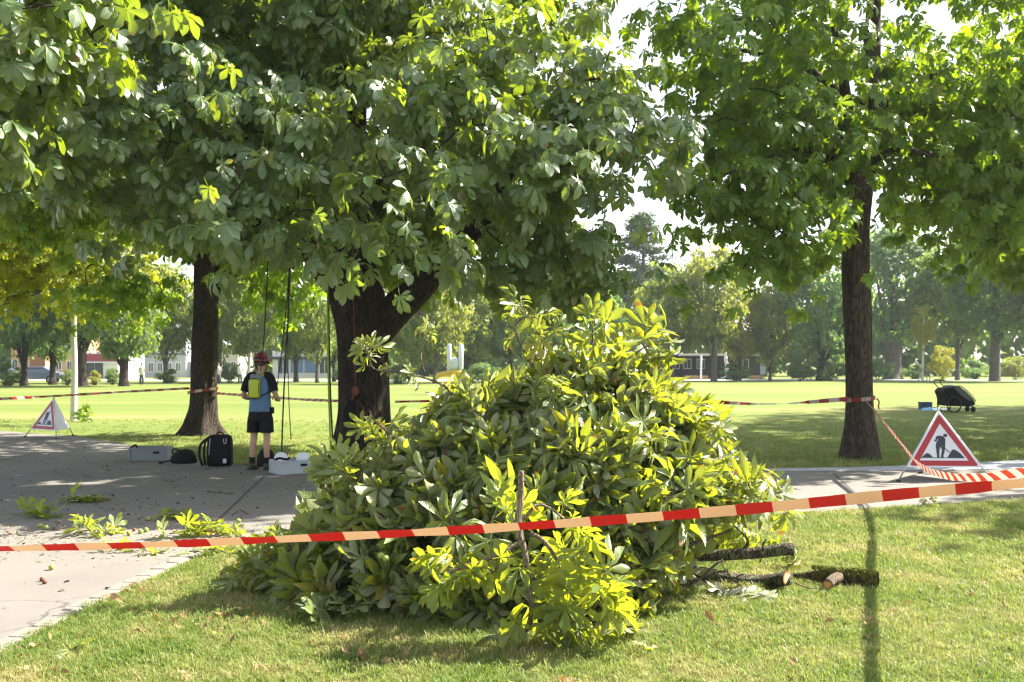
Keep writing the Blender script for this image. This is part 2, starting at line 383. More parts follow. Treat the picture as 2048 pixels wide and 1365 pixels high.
class MB:
    """collects simple shapes and links them as one mesh object"""
    def __init__(s): s.V = []; s.Fc = []; s.uv = {}; s.mi = []
    def add(s, V, Fc, mi=0):
        k = len(s.V); s.V += [tuple(v) for v in V]
        for f in Fc: s.Fc.append(tuple(i + k for i in f)); s.mi.append(mi)
    def box(s, c, size, rz=0.0, mi=0, R=None):
        x, y, z = (q / 2 for q in size)
        P = [(-x, -y, -z), (x, -y, -z), (x, y, -z), (-x, y, -z), (-x, -y, z), (x, -y, z), (x, y, z), (-x, y, z)]
        if R is None: R = Matrix.Rotation(rz, 3, 'Z')
        c = Vector(c)
        s.add([c + R @ Vector(p) for p in P], [(0, 3, 2, 1), (4, 5, 6, 7), (0, 1, 5, 4), (1, 2, 6, 5), (2, 3, 7, 6), (3, 0, 4, 7)], mi)
        return s
    def tube(s, pts, r, n=8, caps=True, mi=0):
        V, Fc = tube_geo(pts, r, n, caps); s.add(V, Fc, mi); return s
    def rings(s, rings, close=True, mi=0):
        n = len(rings[0]); V = [p for r in rings for p in r]; Fc = []
        for i in range(len(rings) - 1):
            for j in range(n):
                Fc.append((i * n + j, i * n + (j + 1) % n, (i + 1) * n + (j + 1) % n, (i + 1) * n + j))
        if close:
            Fc.append(tuple(range(n - 1, -1, -1))); Fc.append(tuple((len(rings) - 1) * n + j for j in range(n)))
        s.add(V, Fc, mi); return s
    def ball(s, c, r, n=10, m=7, mi=0, sc=(1, 1, 1)):
        c = Vector(c); rs = []
        for i in range(1, m):
            a = PI * i / m
            rs.append([c + Vector((r * sc[0] * math.sin(a) * math.cos(2 * PI * j / n), r * sc[1] * math.sin(a) * math.sin(2 * PI * j / n), -r * sc[2] * math.cos(a))) for j in range(n)])
        return s.rings(rs, True, mi)
    def build(s, name, mats, parent=None, smooth=False, bevel=0.0, loc=None, rot=None):
        me = bpy.data.meshes.new(name); me.from_pydata(s.V, [], s.Fc)
        for m in (mats if isinstance(mats, (list, tuple)) else [mats]): me.materials.append(m)
        me.polygons.foreach_set('material_index', s.mi)
        if bevel:
            bm = bmesh.new(); bm.from_mesh(me)
            bmesh.ops.bevel(bm, geom=[e for e in bm.edges if e.is_manifold and e.calc_face_angle(0) > 0.6], offset=bevel, segments=2, affect='EDGES', profile=0.6)
            bm.to_mesh(me); bm.free()
        me.polygons.foreach_set('use_smooth', [smooth] * len(me.polygons))
        me.update()
        return link(name, me, parent, loc, rot)

def frames(pts):
    P = [Vector(p) for p in pts]; T = []
    for i in range(len(P)):
        a = P[max(0, i - 1)]; b = P[min(len(P) - 1, i + 1)]
        T.append((b - a).normalized())
    n = Vector((1, 0, 0)) if abs(T[0].x) < 0.8 else Vector((0, 1, 0))
    out = []
    for t in T:
        n = (n - t * n.dot(t)).normalized()
        out.append((t, n, t.cross(n)))
    return P, out
def tube_geo(pts, r, n=8, caps=True, fn=None):
    P, fr = frames(pts)
    if isinstance(r, (int, float)): r = [r] * len(P)
    V = []; Fc = []
    for i, (p, (t, a, b)) in enumerate(zip(P, fr)):
        for j in range(n):
            th = 2 * PI * j / n
            k = r[i] * (fn(i, th, p) if fn else 1.0)
            V.append(p + a * (math.cos(th) * k) + b * (math.sin(th) * k))
    for i in range(len(P) - 1):
        for j in range(n):
            Fc.append((i * n + j, i * n + (j + 1) % n, (i + 1) * n + (j + 1) % n, (i + 1) * n + j))
    if caps:
        Fc.append(tuple(range(n - 1, -1, -1))); Fc.append(tuple((len(P) - 1) * n + j for j in range(n)))
    return V, Fc
def smooth_path(pts, k=4):
    """Catmull-Rom through pts (tuples of any length)"""
    P = [np.array(p, dtype=float) for p in pts]
    P = [2 * P[0] - P[1]] + P + [2 * P[-1] - P[-2]]
    out = []
    for i in range(1, len(P) - 2):
        for j in range(k):
            t = j / k
            out.append(0.5 * (2 * P[i] + (P[i + 1] - P[i - 1]) * t + (2 * P[i - 1] - 5 * P[i] + 4 * P[i + 1] - P[i + 2]) * t * t
                              + (3 * P[i] - P[i - 1] - 3 * P[i + 1] + P[i + 2]) * t ** 3))
    out.append(P[-2])
    return out
def limb(name, pts, mat, parent, n=10, base=(0, 0, 0), seed=0, rough=0.08, k=4, caps=True):
    """pts: (x,y,z,r) in world coordinates"""
    rg = random.Random(seed); ph = [rg.uniform(0, 6.28) for _ in range(6)]
    q = smooth_path(pts, k)
    b = Vector(base)
    P = [Vector(v[:3]) - b for v in q]; r = [max(0.003, v[3]) for v in q]
    def fn(i, th, p):
        z = p.z
        return 1 + rough * (math.sin(3 * th + ph[0] + z * 1.3) + 0.7 * math.sin(5 * th + ph[1] - z * 2.1) + 0.5 * math.sin(2 * th + ph[2] + z * 4.0) + 0.35 * math.sin(9 * th + ph[3] + z * 2.0))
    V, Fc = tube_geo(P, r, n, caps, fn)
    me = bpy.data.meshes.new(name); me.from_pydata([tuple(v) for v in V], [], Fc)
    me.materials.append(mat); me.polygons.foreach_set('use_smooth', [True] * len(me.polygons)); me.update()
    return link(name, me, parent)
def trunk_obj(name, pts, mat, parent, base, flare=0.55, fl_h=0.45, lobes=6, seed=0, n=40, k=6, rough=0.045):
    rg = random.Random(seed); ph = [rg.uniform(0, 6.28) for _ in range(8)]
    q = smooth_path(pts, k); b = Vector(base)
    P = [Vector(v[:3]) - b for v in q]; r = [v[3] for v in q]
    def fn(i, th, p):
        e = math.exp(-max(0, p.z) / fl_h)
        root = 0.55 + 0.45 * math.sin(lobes * th + ph[0]) + 0.25 * math.sin((lobes - 2) * th + ph[1])
        flut = rough * (math.sin(7 * th + ph[2] + 0.5 * p.z) + math.sin(11 * th + ph[3] - 0.7 * p.z) + 0.8 * math.sin(4 * th + ph[4] + 0.9 * p.z) + 0.8 * math.sin(17 * th + ph[5] + 1.6 * p.z))
        kn = 0.05 * math.sin(3 * p.z + ph[6]) * math.sin(2 * th + ph[7])
        return 1 + flare * e * max(0.15, root) + flut + kn
    V, Fc = tube_geo(P, r, n, True, fn)
    me = bpy.data.meshes.new(name); me.from_pydata([tuple(v) for v in V], [], Fc)
    me.materials.append(mat); me.polygons.foreach_set('use_smooth', [True] * len(me.polygons)); me.update()
    return link(name, me, parent)

# ------------------------------------------------------------------ leaves
def leaf_template(nl=6, st=4, seed=0, droop=0.55, fold=0.35, petiole=0.16, spread=2.0, wide=1.0):
    """a palmate chestnut leaf, longest leaflet about 0.22 m; returns V, T, UV"""
    rg = random.Random(seed); V = []; T = []; U = []
    # petiole: narrow two-sided strip bent a little
    k = len(V)
    for t in (0.0, 1.0):
        V += [(-0.003, petiole * t, 0.0), (0.003, petiole * t, 0.0)]; U += [(0, 0), (0, 0)]
    T += [(k, k + 1, k + 3), (k, k + 3, k + 2)]
    prof = {4: [(0.0, 0.06), (0.38, 0.55), (0.70, 1.0), (0.88, 0.66), (1.0, 0.0)],
            3: [(0.0, 0.06), (0.45, 0.7), (0.75, 1.0), (1.0, 0.0)],
            2: [(0.0, 0.08), (0.66, 1.0), (1.0, 0.0)]}[st]
    for i in range(nl):
        a = (i / (nl - 1) - 0.5) * 2 * spread if nl > 1 else 0
        a += rg.uniform(-0.12, 0.12)
        ln = 0.225 * (1 - 0.42 * abs(a / spread) ** 1.5) * rg.uniform(0.88, 1.08)
        w = ln * rg.uniform(0.19, 0.235) * wide
        dr = droop * rg.uniform(0.6, 1.5); fo = fold * rg.uniform(0.3, 1.4); tw = rg.uniform(-0.35, 0.35); wav = rg.uniform(-0.02, 0.02)
        ca, sa = math.cos(a), math.sin(a)
        k = len(V); idx = []
        for t, wd in prof:
            y = ln * t * (1 - 0.18 * dr * t); z = -dr * ln * t * t * 0.62 + wav * math.sin(5 * t)
            hw = w * wd
            row = []
            pts = [(-hw, z + hw * fo, -1), (0, z, 0), (hw, z + hw * fo, 1)] if wd > 0 else [(0, z, 0)]
            for x, zz, u in pts:
                zz += x * tw * t
                X = x * ca + y * sa; Y = -x * sa + y * ca
                V.append((X, petiole + Y, zz)); U.append((u * (1 if wd > 0.3 else 0.5), t)); row.append(len(V) - 1)
            idx.append(row)
        for r0, r1 in zip(idx[:-1], idx[1:]):
            if len(r1) == 3:
                for c in (0, 1):
                    T.append((r0[c], r0[c + 1], r1[c + 1])); T.append((r0[c], r1[c + 1], r1[c]))
            else:
                T.append((r0[0], r0[1], r1[0])); T.append((r0[1], r0[2], r1[0]))
    return np.array(V), np.array(T), np.array(U)
def normalize(a): return a / np.maximum(1e-9, np.linalg.norm(a, axis=-1, keepdims=True))
def frames_from(y, n):
    y = normalize(y); x = normalize(np.cross(y, n)); z = np.cross(x, y)
    return np.stack([x, y, z], axis=-1)                       # columns
def scatter_mesh(name, tmpl, P, R, S, mat, rng, which=None, smooth=True, tint=None):
    """many leaves in one mesh; tmpl is a list of templates"""
    Vs, Ts, Us, Ti = [], [], [], []; k = 0
    if which is None: which = rng.integers(0, len(tmpl), len(P))
    tv = rng.random(len(P)) if tint is None else tint
    for q, (V, T, U) in enumerate(tmpl):
        m = which == q
        if not m.any(): continue
        p, r, s = P[m], R[m], S[m]
        W = np.einsum('mij,nj->mni', r, V) * s[:, None, None] + p[:, None, :]
        cnt = len(p)
        Vs.append(W.reshape(-1, 3))
        Ts.append((T[None] + (np.arange(cnt) * len(V))[:, None, None]).reshape(-1, 3) + k)
        Us.append(np.tile(U, (cnt, 1))); Ti.append(np.repeat(tv[m], len(V)))
        k += cnt * len(V)
    return npmesh(name, np.concatenate(Vs), np.concatenate(Ts), np.concatenate(Us), np.concatenate(Ti), smooth, [mat])
TM_NEAR = [leaf_template(n, 4, s, 0.6, 0.3) for n, s in ((7, 1), (6, 2), (5, 3), (7, 4), (6, 5), (5, 6))]
TM_MID = [leaf_template(n, 3, s, 0.6, 0.3) for n, s in ((6, 11), (5, 12), (7, 13), (5, 14))]
TM_LOW = [leaf_template(n, 2, s, 0.6, 0.3) for n, s in ((5, 21), (6, 22), (5, 23))]
TM_PILE = [leaf_template(n, 4, sd, d, f, 0.14, sp, wd) for n, sd, d, f, sp, wd in (
    (7, 31, 0.35, 0.6, 2.0, .78), (6, 32, 0.9, 0.8, 1.9, .72), (5, 33, 0.2, 0.9, 1.7, .8), (6, 34, 1.6, 0.7, 1.8, .7), (7, 35, -0.35, 0.8, 2.0, .72), (5, 36, 0.7, 1.3, 1.5, .75), (7, 37, 1.2, 1.2, 2.1, .66), (6, 38, 0.5, 0.4, 1.9, .9))]
TM_FLAT = [leaf_template(n, 4, sd, d, f, 0.12, 2.0, .85) for n, sd, d, f in ((6, 41, .05, .25), (7, 42, -.1, .35), (5, 43, .15, .3))]
def template_meshes(tm, name, mat):
    out = []
    for i, (V, T, U) in enumerate(tm):
        out.append(npmesh(name, V, T, U, np.full(len(V), (i * 0.37) % 1.0), True, [mat]))
    return out
def leaf_objects(meshes, which, P, R, S, parent, name='leaf'):
    b = np.array(parent.location)
    for w, p, r, s in zip(which, P, R, S):
        o = bpy.data.objects.new(name, meshes[w])
        m = Matrix([[*(r[0] * s), p[0] - b[0]], [*(r[1] * s), p[1] - b[1]], [*(r[2] * s), p[2] - b[2]], [0, 0, 0, 1]])
        o.parent = parent; o.matrix_basis = m
        COL.objects.link(o)

def unit(rng, n):
    v = rng.normal(size=(n, 3)); return normalize(v)
def chestnut_shoots(lobes, rng, shoots=7, spread=0.30, shell=(0.5, 1.0)):
    """lobes: (x,y,z,rx,ry,rz,n boughs). returns shoot positions and outward directions, bough centres"""
    P, O, Cn = [], [], []
    for (x, y, z, rx, ry, rz, n) in lobes:
        d = unit(rng, n); rr = rng.uniform(shell[0] ** 2, shell[1] ** 2, n) ** 0.5
        c = np.array([x, y, z]) + d * rr[:, None] * np.array([rx, ry, rz])
        out = d * np.array([1 / rx, 1 / ry, 0.5 / rz]); out[:, 2] *= 0.5; out = normalize(out)
        Cn.append(np.concatenate([c, np.tile([x, y, z], (n, 1))], 1))
        j = rng.normal(size=(n, shoots, 3)) * np.array([spread, spread, spread * 0.75])
        along = rng.uniform(-0.5, 0.45, (n, shoots, 1)) * out[:, None, :] * 1.1
        P.append((c[:, None, :] + j + along).reshape(-1, 3)); O.append(np.repeat(out, shoots, 0))
    return np.concatenate(P), np.concatenate(O), np.concatenate(Cn)
def leaves_on(P, O, rng, per=(4, 6), size=(0.8, 1.25), dip=(0.35, 1.7)):
    """whorls of hanging leaves: the blade hangs down and its upper face looks outwards"""
    cnt = rng.integers(per[0], per[1] + 1, len(P))
    p = np.repeat(P, cnt, 0); o = np.repeat(O, cnt, 0); n = len(p)
    az = rng.uniform(0, 2 * PI, n); dp = rng.uniform(*dip, n)
    rad_ = np.stack([np.cos(az), np.sin(az), np.zeros(n)], 1)
    y = rad_ * .9 + 0.6 * o; y[:, 2] -= dp
    nn = np.array([0, 0, 0.65]) + 0.32 * rng.normal(size=(n, 3)) + 0.7 * o + .45 * rad_
    R = frames_from(y, nn)
    return p + rng.normal(size=(n, 3)) * 0.03, R, rng.uniform(*size, n)
def ground_hit(P): return P[:, 0] + SHX * P[:, 2], P[:, 1] + SHY * P[:, 2]
def project(P):
    return 1024 + F * P[:, 0] / P[:, 1], HOR - F * (P[:, 2] - CAMH) / P[:, 1]
def sunlit_keepout(P, rng):
    """True where a leaf would shade the ground that lies in the sun"""
    gx, gy = ground_hit(P)
    w = rng.normal(size=len(P)) * 0.22
    a = (gy + w < 9.9) & (gx < 2.6) & (gx > -9)
    b = (gy + w < 8.3) & (gx >= 2.6) & (gx < 12)
    c = (gy > 11.0) & (gy < 13.7) & (gx > 2.4) & (gx < 6.5) & (rng.random(len(P)) < .7)      # the sunny stretch of the path
    return (a | b | c)

# ================================================================== SETTING
def sheet(name, outline, z, mat, kind='structure'):
    me = bpy.data.meshes.new(name); me.from_pydata([(x, y, z) for x, y in outline], [], [tuple(range(len(outline)))])
    me.materials.append(mat); me.update()
    return tag(link(name, me), kind=kind)
sheet('lawn', [(-700, -40), (700, -40), (700, 900), (-700, 900)], 0.0, M['lawn'])
FRONT = [(-2.92, -6), (-2.90, 3.0), (-2.84, 5.5), (-2.78, 6.6), (-2.70, 7.6), (-2.62, 8.6), (-2.35, 9.4), (-1.6, 10.0), (-0.2, 10.3), (2.7, 10.62), (6.1, 11.8), (10, 12.9), (26, 17.5)]
BACK = [(26, 22.5), (8.6, 15.4), (5.2, 15.05), (3.0, 15.0), (0, 14.95), (-2.4, 15.0), (-4.3, 15.75), (-5.3, 16.6), (-6.4, 18.2), (-7.9, 20.2), (-10.0, 22.4), (-12.8, 24.3), (-20, 26.5), (-40, 29)]
sheet('path', FRONT + BACK + [(-40, -6)], 0.006, M['path'])
STRIP = [(2.9, 14.9), (5.2, 14.95), (8.6, 15.3), (26, 22.3), (26, 24.2), (8.6, 16.7), (6.9, 15.9), (5.2, 15.45), (2.9, 15.1)]
sheet('side_path', STRIP, 0.010, M['pale_path'])
far_path = sheet('far_path', [(-140, 104), (-40, 101), (-22, 98), (40, 103), (60, 99), (160, 96), (160, 103), (60, 105), (40, 109), (-22, 107), (-40, 108), (-140, 112)], 0.006, M['pale_path'])

# pavement joints: narrow dark strips laid just above the asphalt
def strip(name, a, b, w, z, mat):
    a, b = Vector(a), Vector(b); t = (b - a).normalized(); n = Vector((-t.y, t.x)) * w / 2
    return sheet(name, [(a + n)[:], (b + n)[:], (b - n)[:], (a - n)[:]], z, mat)
for a, b in (((4.72, 14.6), (3.98, 11.05)), ((-3.0, 10.1), (-3.55, 14.3)), ((-8.2, 8.0), (-8.6, 18.5))):
    strip('path_joint', a, b, 0.035, 0.0095, M['joint'])

# stone edging along the lawn: each sett a part
edge = thing('stone_edging', 'row of flat pale setts edging the path beside the front lawn', 'edging', (-2.8, 6.0, 0))
rg = random.Random(5)
def along(poly, s):
    for (x0, y0), (x1, y1) in zip(poly[:-1], poly[1:]):
        l = math.hypot(x1 - x0, y1 - y0)
        if s <= l: return (x0 + (x1 - x0) * s / l, y0 + (y1 - y0) * s / l, math.atan2(y1 - y0, x1 - x0))
        s -= l
    return (x1, y1, math.atan2(y1 - y0, x1 - x0))
sett_meshes = []
for k in range(5):
    bm = bmesh.new(); bmesh.ops.create_cube(bm, size=1.0)
    for v in bm.verts: v.co = Vector((v.co.x * 0.225, v.co.y * 0.115, v.co.z * 0.03)) + Vector((rg.uniform(-.012, .012), rg.uniform(-.008, .008), 0))
    bmesh.ops.bevel(bm, geom=[e for e in bm.edges], offset=0.008, segments=1, affect='EDGES')
    me = bpy.data.meshes.new('sett'); bm.to_mesh(me); bm.free(); me.materials.append(M['stone']); sett_meshes.append(me)
EDGE = [(x - 0.05, y) for x, y in FRONT[1:9]]
s = 1.2
while s < 8.4:
    x, y, a = along(EDGE, s)
    o = link('sett', sett_meshes[rg.randrange(5)], edge, (x + 2.8 + rg.uniform(-.008, .008), y - 6.0, 0.004 + rg.uniform(0, .006)), (rg.uniform(-.02, .02), rg.uniform(-.02, .02), a + rg.uniform(-.05, .05)))
    s += 0.242

# ------------------------------------------------------------------ grass (geometry nodes on flat sheets)
def clump(name, nb, h, spread, seed, w=0.006):
    r = random.Random(seed); V = []; T = []
    for i in range(nb):
        a = r.uniform(0, 6.28); q = r.uniform(0, spread); bx, by = q * math.cos(a), q * math.sin(a)
        th = r.uniform(0, 6.28); ln = h * r.uniform(0.45, 1.25); lean = r.uniform(0.15, 1.1); wd = w * r.uniform(0.6, 1.3)
        dx, dy = math.cos(th), math.sin(th); px, py = -dy * wd / 2, dx * wd / 2
        k = len(V)
        mx, mz = ln * 0.5 * math.sin(lean * 0.5), ln * 0.55 * math.cos(lean * 0.4)
        ex, ez = ln * math.sin(lean), ln * math.cos(lean)
        V += [(bx - px, by - py, 0), (bx + px, by + py, 0), (bx + dx * mx - px * .8, by + dy * mx - py * .8, mz), (bx + dx * mx + px * .8, by + dy * mx + py * .8, mz), (bx + dx * ex, by + dy * ex, ez)]
        T += [(k, k + 1, k + 3), (k, k + 3, k + 2), (k + 2, k + 3, k + 4)]
    me = npmesh(name, V, T, None, None, False, [M['grass']])
    return bpy.data.objects.new(name, me)                      # a source only: not linked to the scene
CL_NEAR = [clump('grass_clump', 13, 0.042, 0.045, s, 0.0045) for s in range(4)]
CL_MID = [clump('grass_clump', 14, 0.05, 0.09, 20 + s, 0.009) for s in range(3)]
def grass_sheet(name, outline, density, sources, seed, smin=0.6, smax=1.4, z=0.001):
    me = bpy.data.meshes.new(name)
    me.from_pydata([(x, y, z) for x, y in outline], [], [tuple(range(len(outline)))])
    bm = bmesh.new(); bm.from_mesh(me); bmesh.ops.triangulate(bm, faces=bm.faces[:]); bm.to_mesh(me); bm.free()
    o = link(name, me); tag(o, 'short sun-dried lawn grass', None, None, 'stuff')
    ng = bpy.data.node_groups.new(name, 'GeometryNodeTree')
    ng.interface.new_socket('Geometry', in_out='INPUT', socket_type='NodeSocketGeometry')
    ng.interface.new_socket('Geometry', in_out='OUTPUT', socket_type='NodeSocketGeometry')
    gi = ng.nodes.new('NodeGroupInput'); go = ng.nodes.new('NodeGroupOutput')
    jn = ng.nodes.new('GeometryNodeJoinGeometry')
    for i, src in enumerate(sources):
        dp = ng.nodes.new('GeometryNodeDistributePointsOnFaces'); dp.inputs['Density'].default_value = density / len(sources); dp.inputs['Seed'].default_value = seed * 10 + i
        oi = ng.nodes.new('GeometryNodeObjectInfo'); oi.inputs['Object'].default_value = src
        ip = ng.nodes.new('GeometryNodeInstanceOnPoints')
        rv = ng.nodes.new('FunctionNodeRandomValue'); rv.data_type = 'FLOAT_VECTOR'
        rv.inputs[0].default_value = (-0.15, -0.15, 0); rv.inputs[1].default_value = (0.15, 0.15, 6.283); rv.inputs['Seed'].default_value = i
        rs = ng.nodes.new('FunctionNodeRandomValue'); rs.data_type = 'FLOAT'
        rs.inputs[2].default_value = smin; rs.inputs[3].default_value = smax; rs.inputs['Seed'].default_value = 50 + i
        ng.links.new(gi.outputs[0], dp.inputs['Mesh']); ng.links.new(dp.outputs['Points'], ip.inputs['Points'])
        ng.links.new(oi.outputs['Geometry'], ip.inputs['Instance'])
        ng.links.new(rv.outputs[0], ip.inputs['Rotation']); ng.links.new(rs.outputs[1], ip.inputs['Scale'])
        ng.links.new(ip.outputs[0], jn.inputs[0])
    ng.links.new(jn.outputs[0], go.inputs[0])
    md = o.modifiers.new('grass', 'NODES'); md.node_group = ng
    return o
grass_sheet('grass', [(-2.88, 4.2), (3.6, 4.2), (4.6, 7.4), (-2.70, 7.4), (-2.72, 7.0), (-2.80, 6.6), (-2.82, 6.1), (-2.87, 5.5), (-2.84, 5.0)], 1150, CL_NEAR, 1)
grass_sheet('grass', [(-2.63, 7.4), (4.6, 7.4), (6.6, 11.9), (6.1, 11.75), (2.7, 10.55), (-0.2, 10.25), (-1.6, 9.95), (-2.3, 9.3), (-2.56, 8.6)], 620, CL_NEAR, 2, 0.8, 1.6)
grass_sheet('grass', [(-2.3, 15.1), (-4.2, 15.85), (-5.2, 16.7), (-6.3, 18.3), (-5, 18.6), (0, 18.0), (9.6, 18.2), (9.0, 17.0), (6.8, 16.05), (5.2, 15.55), (2.9, 15.2)], 55, CL_MID, 3, 0.9, 1.7)
grass_sheet('grass', [(-6.3, 18.3), (-7.8, 20.3), (-9.9, 22.5), (0, 22.5), (14, 22.5), (9.6, 18.2), (0, 18.0), (-5, 18.6)], 26, CL_MID, 4, 0.8, 1.5)
grass_sheet('grass', [(-9.9, 22.5), (-12.6, 24.4), (-17, 25.6), (-17, 29), (16, 29), (14, 22.5)], 9, CL_MID, 5, 0.8, 1.4)

# ================================================================== TREES
rng = np.random.default_rng(7)
def twigs_mesh(Cn, seed, base, r0=0.016):
    """boughs: every leafy bough is joined to its nearest neighbour on the way to the middle of its lobe"""
    mb = MB(); b = np.array(base); rr = random.Random(seed)
    ctr = np.unique(Cn[:, 3:], axis=0)
    for c0 in ctr:
        pts = Cn[(Cn[:, 3:] == c0).all(1)][:, :3]
        left = list(range(len(pts)))
        if not left: continue
        d0 = np.linalg.norm(pts - c0, axis=1); first = int(np.argmin(d0))
        done = [first]; left.remove(first)
        while left:
            A = pts[done]; Bp = pts[left]
            dm = np.linalg.norm(A[:, None] - Bp[None], axis=2) + 0.12 * np.linalg.norm(A - c0, axis=1)[:, None]
            a_, b_ = np.unravel_index(np.argmin(dm), dm.shape)
            p0, p1 = A[a_] - b, Bp[b_] - b; k = left.pop(b_); done.append(k)
            if np.linalg.norm(p1 - p0) > 1.6: continue
            m = (p0 + p1) / 2 + np.array([rr.uniform(-.1, .1), rr.uniform(-.1, .1), rr.uniform(-.02, .12)])
            g = 1.0 - .5 * min(1, np.linalg.norm(pts[k] - c0) / 2.0)
            q = smooth_path([(*p0, r0 * g), (*m, r0 * g * .85), (*p1, r0 * g * .65)], 2)
            mb.tube([Vector(v[:3]) for v in q], [v[3] for v in q], 5, False)
    return mb

# ---- middle chestnut (the one being pruned)
B1 = Vector((-2.50, 16.8, 0))
t1 = thing('chestnut_tree', 'big dark forked chestnut over the path with ropes hanging beside its trunk', 'tree', B1)
k1 = 118.5
def at1(px, py, dy=0.0, r=0.1):
    d = 16.8 + dy; p = D(px, py, d); return (p.x, p.y, p.z, r)
trunk_obj('trunk', [(-2.50, 16.8, -0.1, 0.47), (-2.50, 16.8, 0.35, 0.45), at1(730, 820, 0, .41), at1(729, 740, 0, .39), at1(726, 680, 0, .40), at1(722, 620, 0, .45), at1(706, 560, 0, .42), at1(697, 480, 0.1, .36), at1(692, 340, 0.2, .32), at1(700, 200, 0.3, .27), at1(704, 60, 0.4, .22), at1(690, -200, .5, .14), at1(680, -420, .6, .06)], M['bark'], t1, B1, 0.5, 0.4, 6, 3)
limb('limb', [at1(735, 690, 0, .26), at1(788, 625, 0, .28), at1(838, 580, -.1, .25), at1(885, 522, -.3, .22), at1(938, 478, -.5, .19), at1(972, 425, -.8, .15), at1(1010, 360, -1.2, .11), at1(1080, 260, -1.8, .06), at1(1150, 170, -2.2, .01)], M['bark'], t1, 16, B1, 1, 0.06)
limb('limb', [at1(715, 600, -.1, .22), at1(665, 565, -.6, .19), at1(620, 500, -1.5, .15), at1(560, 420, -2.8, .11), at1(490, 330, -4.0, .06), at1(420, 250, -5.0, .012)], M['bark'], t1, 12, B1, 2, 0.06)
limb('limb', [at1(695, 330, 0, .16), at1(620, 292, -.4, .14), at1(530, 272, -1.0, .12), at1(430, 250, -2.0, .06), at1(340, 220, -3.0, .01)], M['bark'], t1, 12, B1, 3, 0.06)
limb('limb', [at1(800, 615, 0, .15), at1(850, 565, .5, .13), at1(905, 500, 1.0, .10), at1(1000, 440, 1.6, .07), at1(1100, 420, 2.0, .03)], M['bark'], t1, 10, B1, 4, 0.06)
limb('limb', [at1(700, 420, 0, .15), at1(770, 330, -1.0, .12), at1(860, 220, -2.2, .07), at1(930, 120, -3.0, .01)], M['bark'], t1, 10, B1, 5, 0.06)
limb('limb', [at1(696, 300, 0.3, .13), at1(640, 180, 1.6, .10), at1(600, 40, 3.0, .06)], M['bark'], t1, 10, B1, 6, 0.06)
lob1 = [  # x, y, z, rx, ry, rz, boughs
    (-3.45, 9.4, 4.75, 1.5, 1.4, 1.25, 44),      # near upper left
    (-2.95, 9.1, 3.85, 0.65, 0.8, 0.75, 18),
    (-4.9, 9.8, 4.2, 0.9, 1.1, 0.8, 20),
    (-3.25, 12.6, 3.75, .8, .9, .6, 16),
    (-2.2, 18.5, 3.9, 1.6, 1.0, 0.7, 26),
    (0.2, 20.5, 6.5, 1.8, 1.8, 1.0, 46),
    (-1.98, 10.3, 3.5, 0.72, 0.8, 0.8, 20),    # hanging sprays in front of the trunk
    (-1.35, 11.2, 3.45, 0.62, 0.9, 0.75, 16),
    (-1.5, 11.6, 4.9, 1.25, 1.4, 1.2, 36),
    (0.15, 12.6, 5.2, 1.35, 1.5, 1.3, 34),
    (1.2, 13.6, 5.05, 1.1, 1.5, 0.75, 24),
    (0.5, 14.3, 3.55, 0.9, 1.2, 0.45, 14),       # low dark boughs right of the trunk
    (0.1, 16.4, 3.0, 0.6, 0.8, 0.35, 5),
    (0.95, 15.2, 3.0, 0.5, 0.7, 0.5, 7),
    (-4.8, 13.5, 4.7, 2.0, 2.4, 1.2, 60),
    (-6.6, 11.5, 5.2, 1.8, 2.0, 1.2, 40),
    (-2.0, 17.0, 5.6, 3.4, 3.2, 1.7, 90),
    (-5.2, 18.0, 5.4, 2.6, 3.0, 1.5, 60),
    (-1.6, 19.5, 5.2, 2.7, 2.4, 1.3, 46),
    (-2.6, 16.0, 8.4, 4.2, 4.0, 2.2, 190),      # top, above the picture
    (-4.6, 15.5, 7.4, 3.2, 3.2, 1.4, 110),
]
P, O, Cn = chestnut_shoots(lob1, rng, 6, 0.30)
P1, R1, S1 = leaves_on(P, O, rng, (3, 5), (0.85, 1.3))
keep = ~sunlit_keepout(P1, rng)
P1, R1, S1 = P1[keep], R1[keep], S1[keep]
def split_near(P, R, S, n=300, xmin=-20, xmax=2068):
    px, py = project(P)
    ok = (px > xmin) & (px < xmax) & (py > -10) & (py < 1365)
    score = np.where(ok, P[:, 1] / S, 1e9)
    idx = np.argsort(score)[:n]
    m = np.zeros(len(P), bool); m[idx] = True
    return m
m = split_near(P1, R1, S1)
near_meshes = template_meshes(TM_NEAR, 'leaf', M['leaf_tree'])
w = rng.integers(0, len(TM_NEAR), m.sum())
leaf_objects(near_meshes, w, P1[m], R1[m], S1[m], t1)
cr = link('crown', scatter_mesh('crown', TM_NEAR, P1[~m] - np.array(B1), R1[~m], S1[~m], M['leaf_tree'], rng), t1); tag(cr, kind='stuff')
cn = ~sunlit_keepout(Cn[:, :3], rng)
tw = twigs_mesh(Cn[cn], 3, B1).build('twig', M['bark'], t1, True); tag(tw, kind='stuff')
print('tree1 leaves', len(P1))

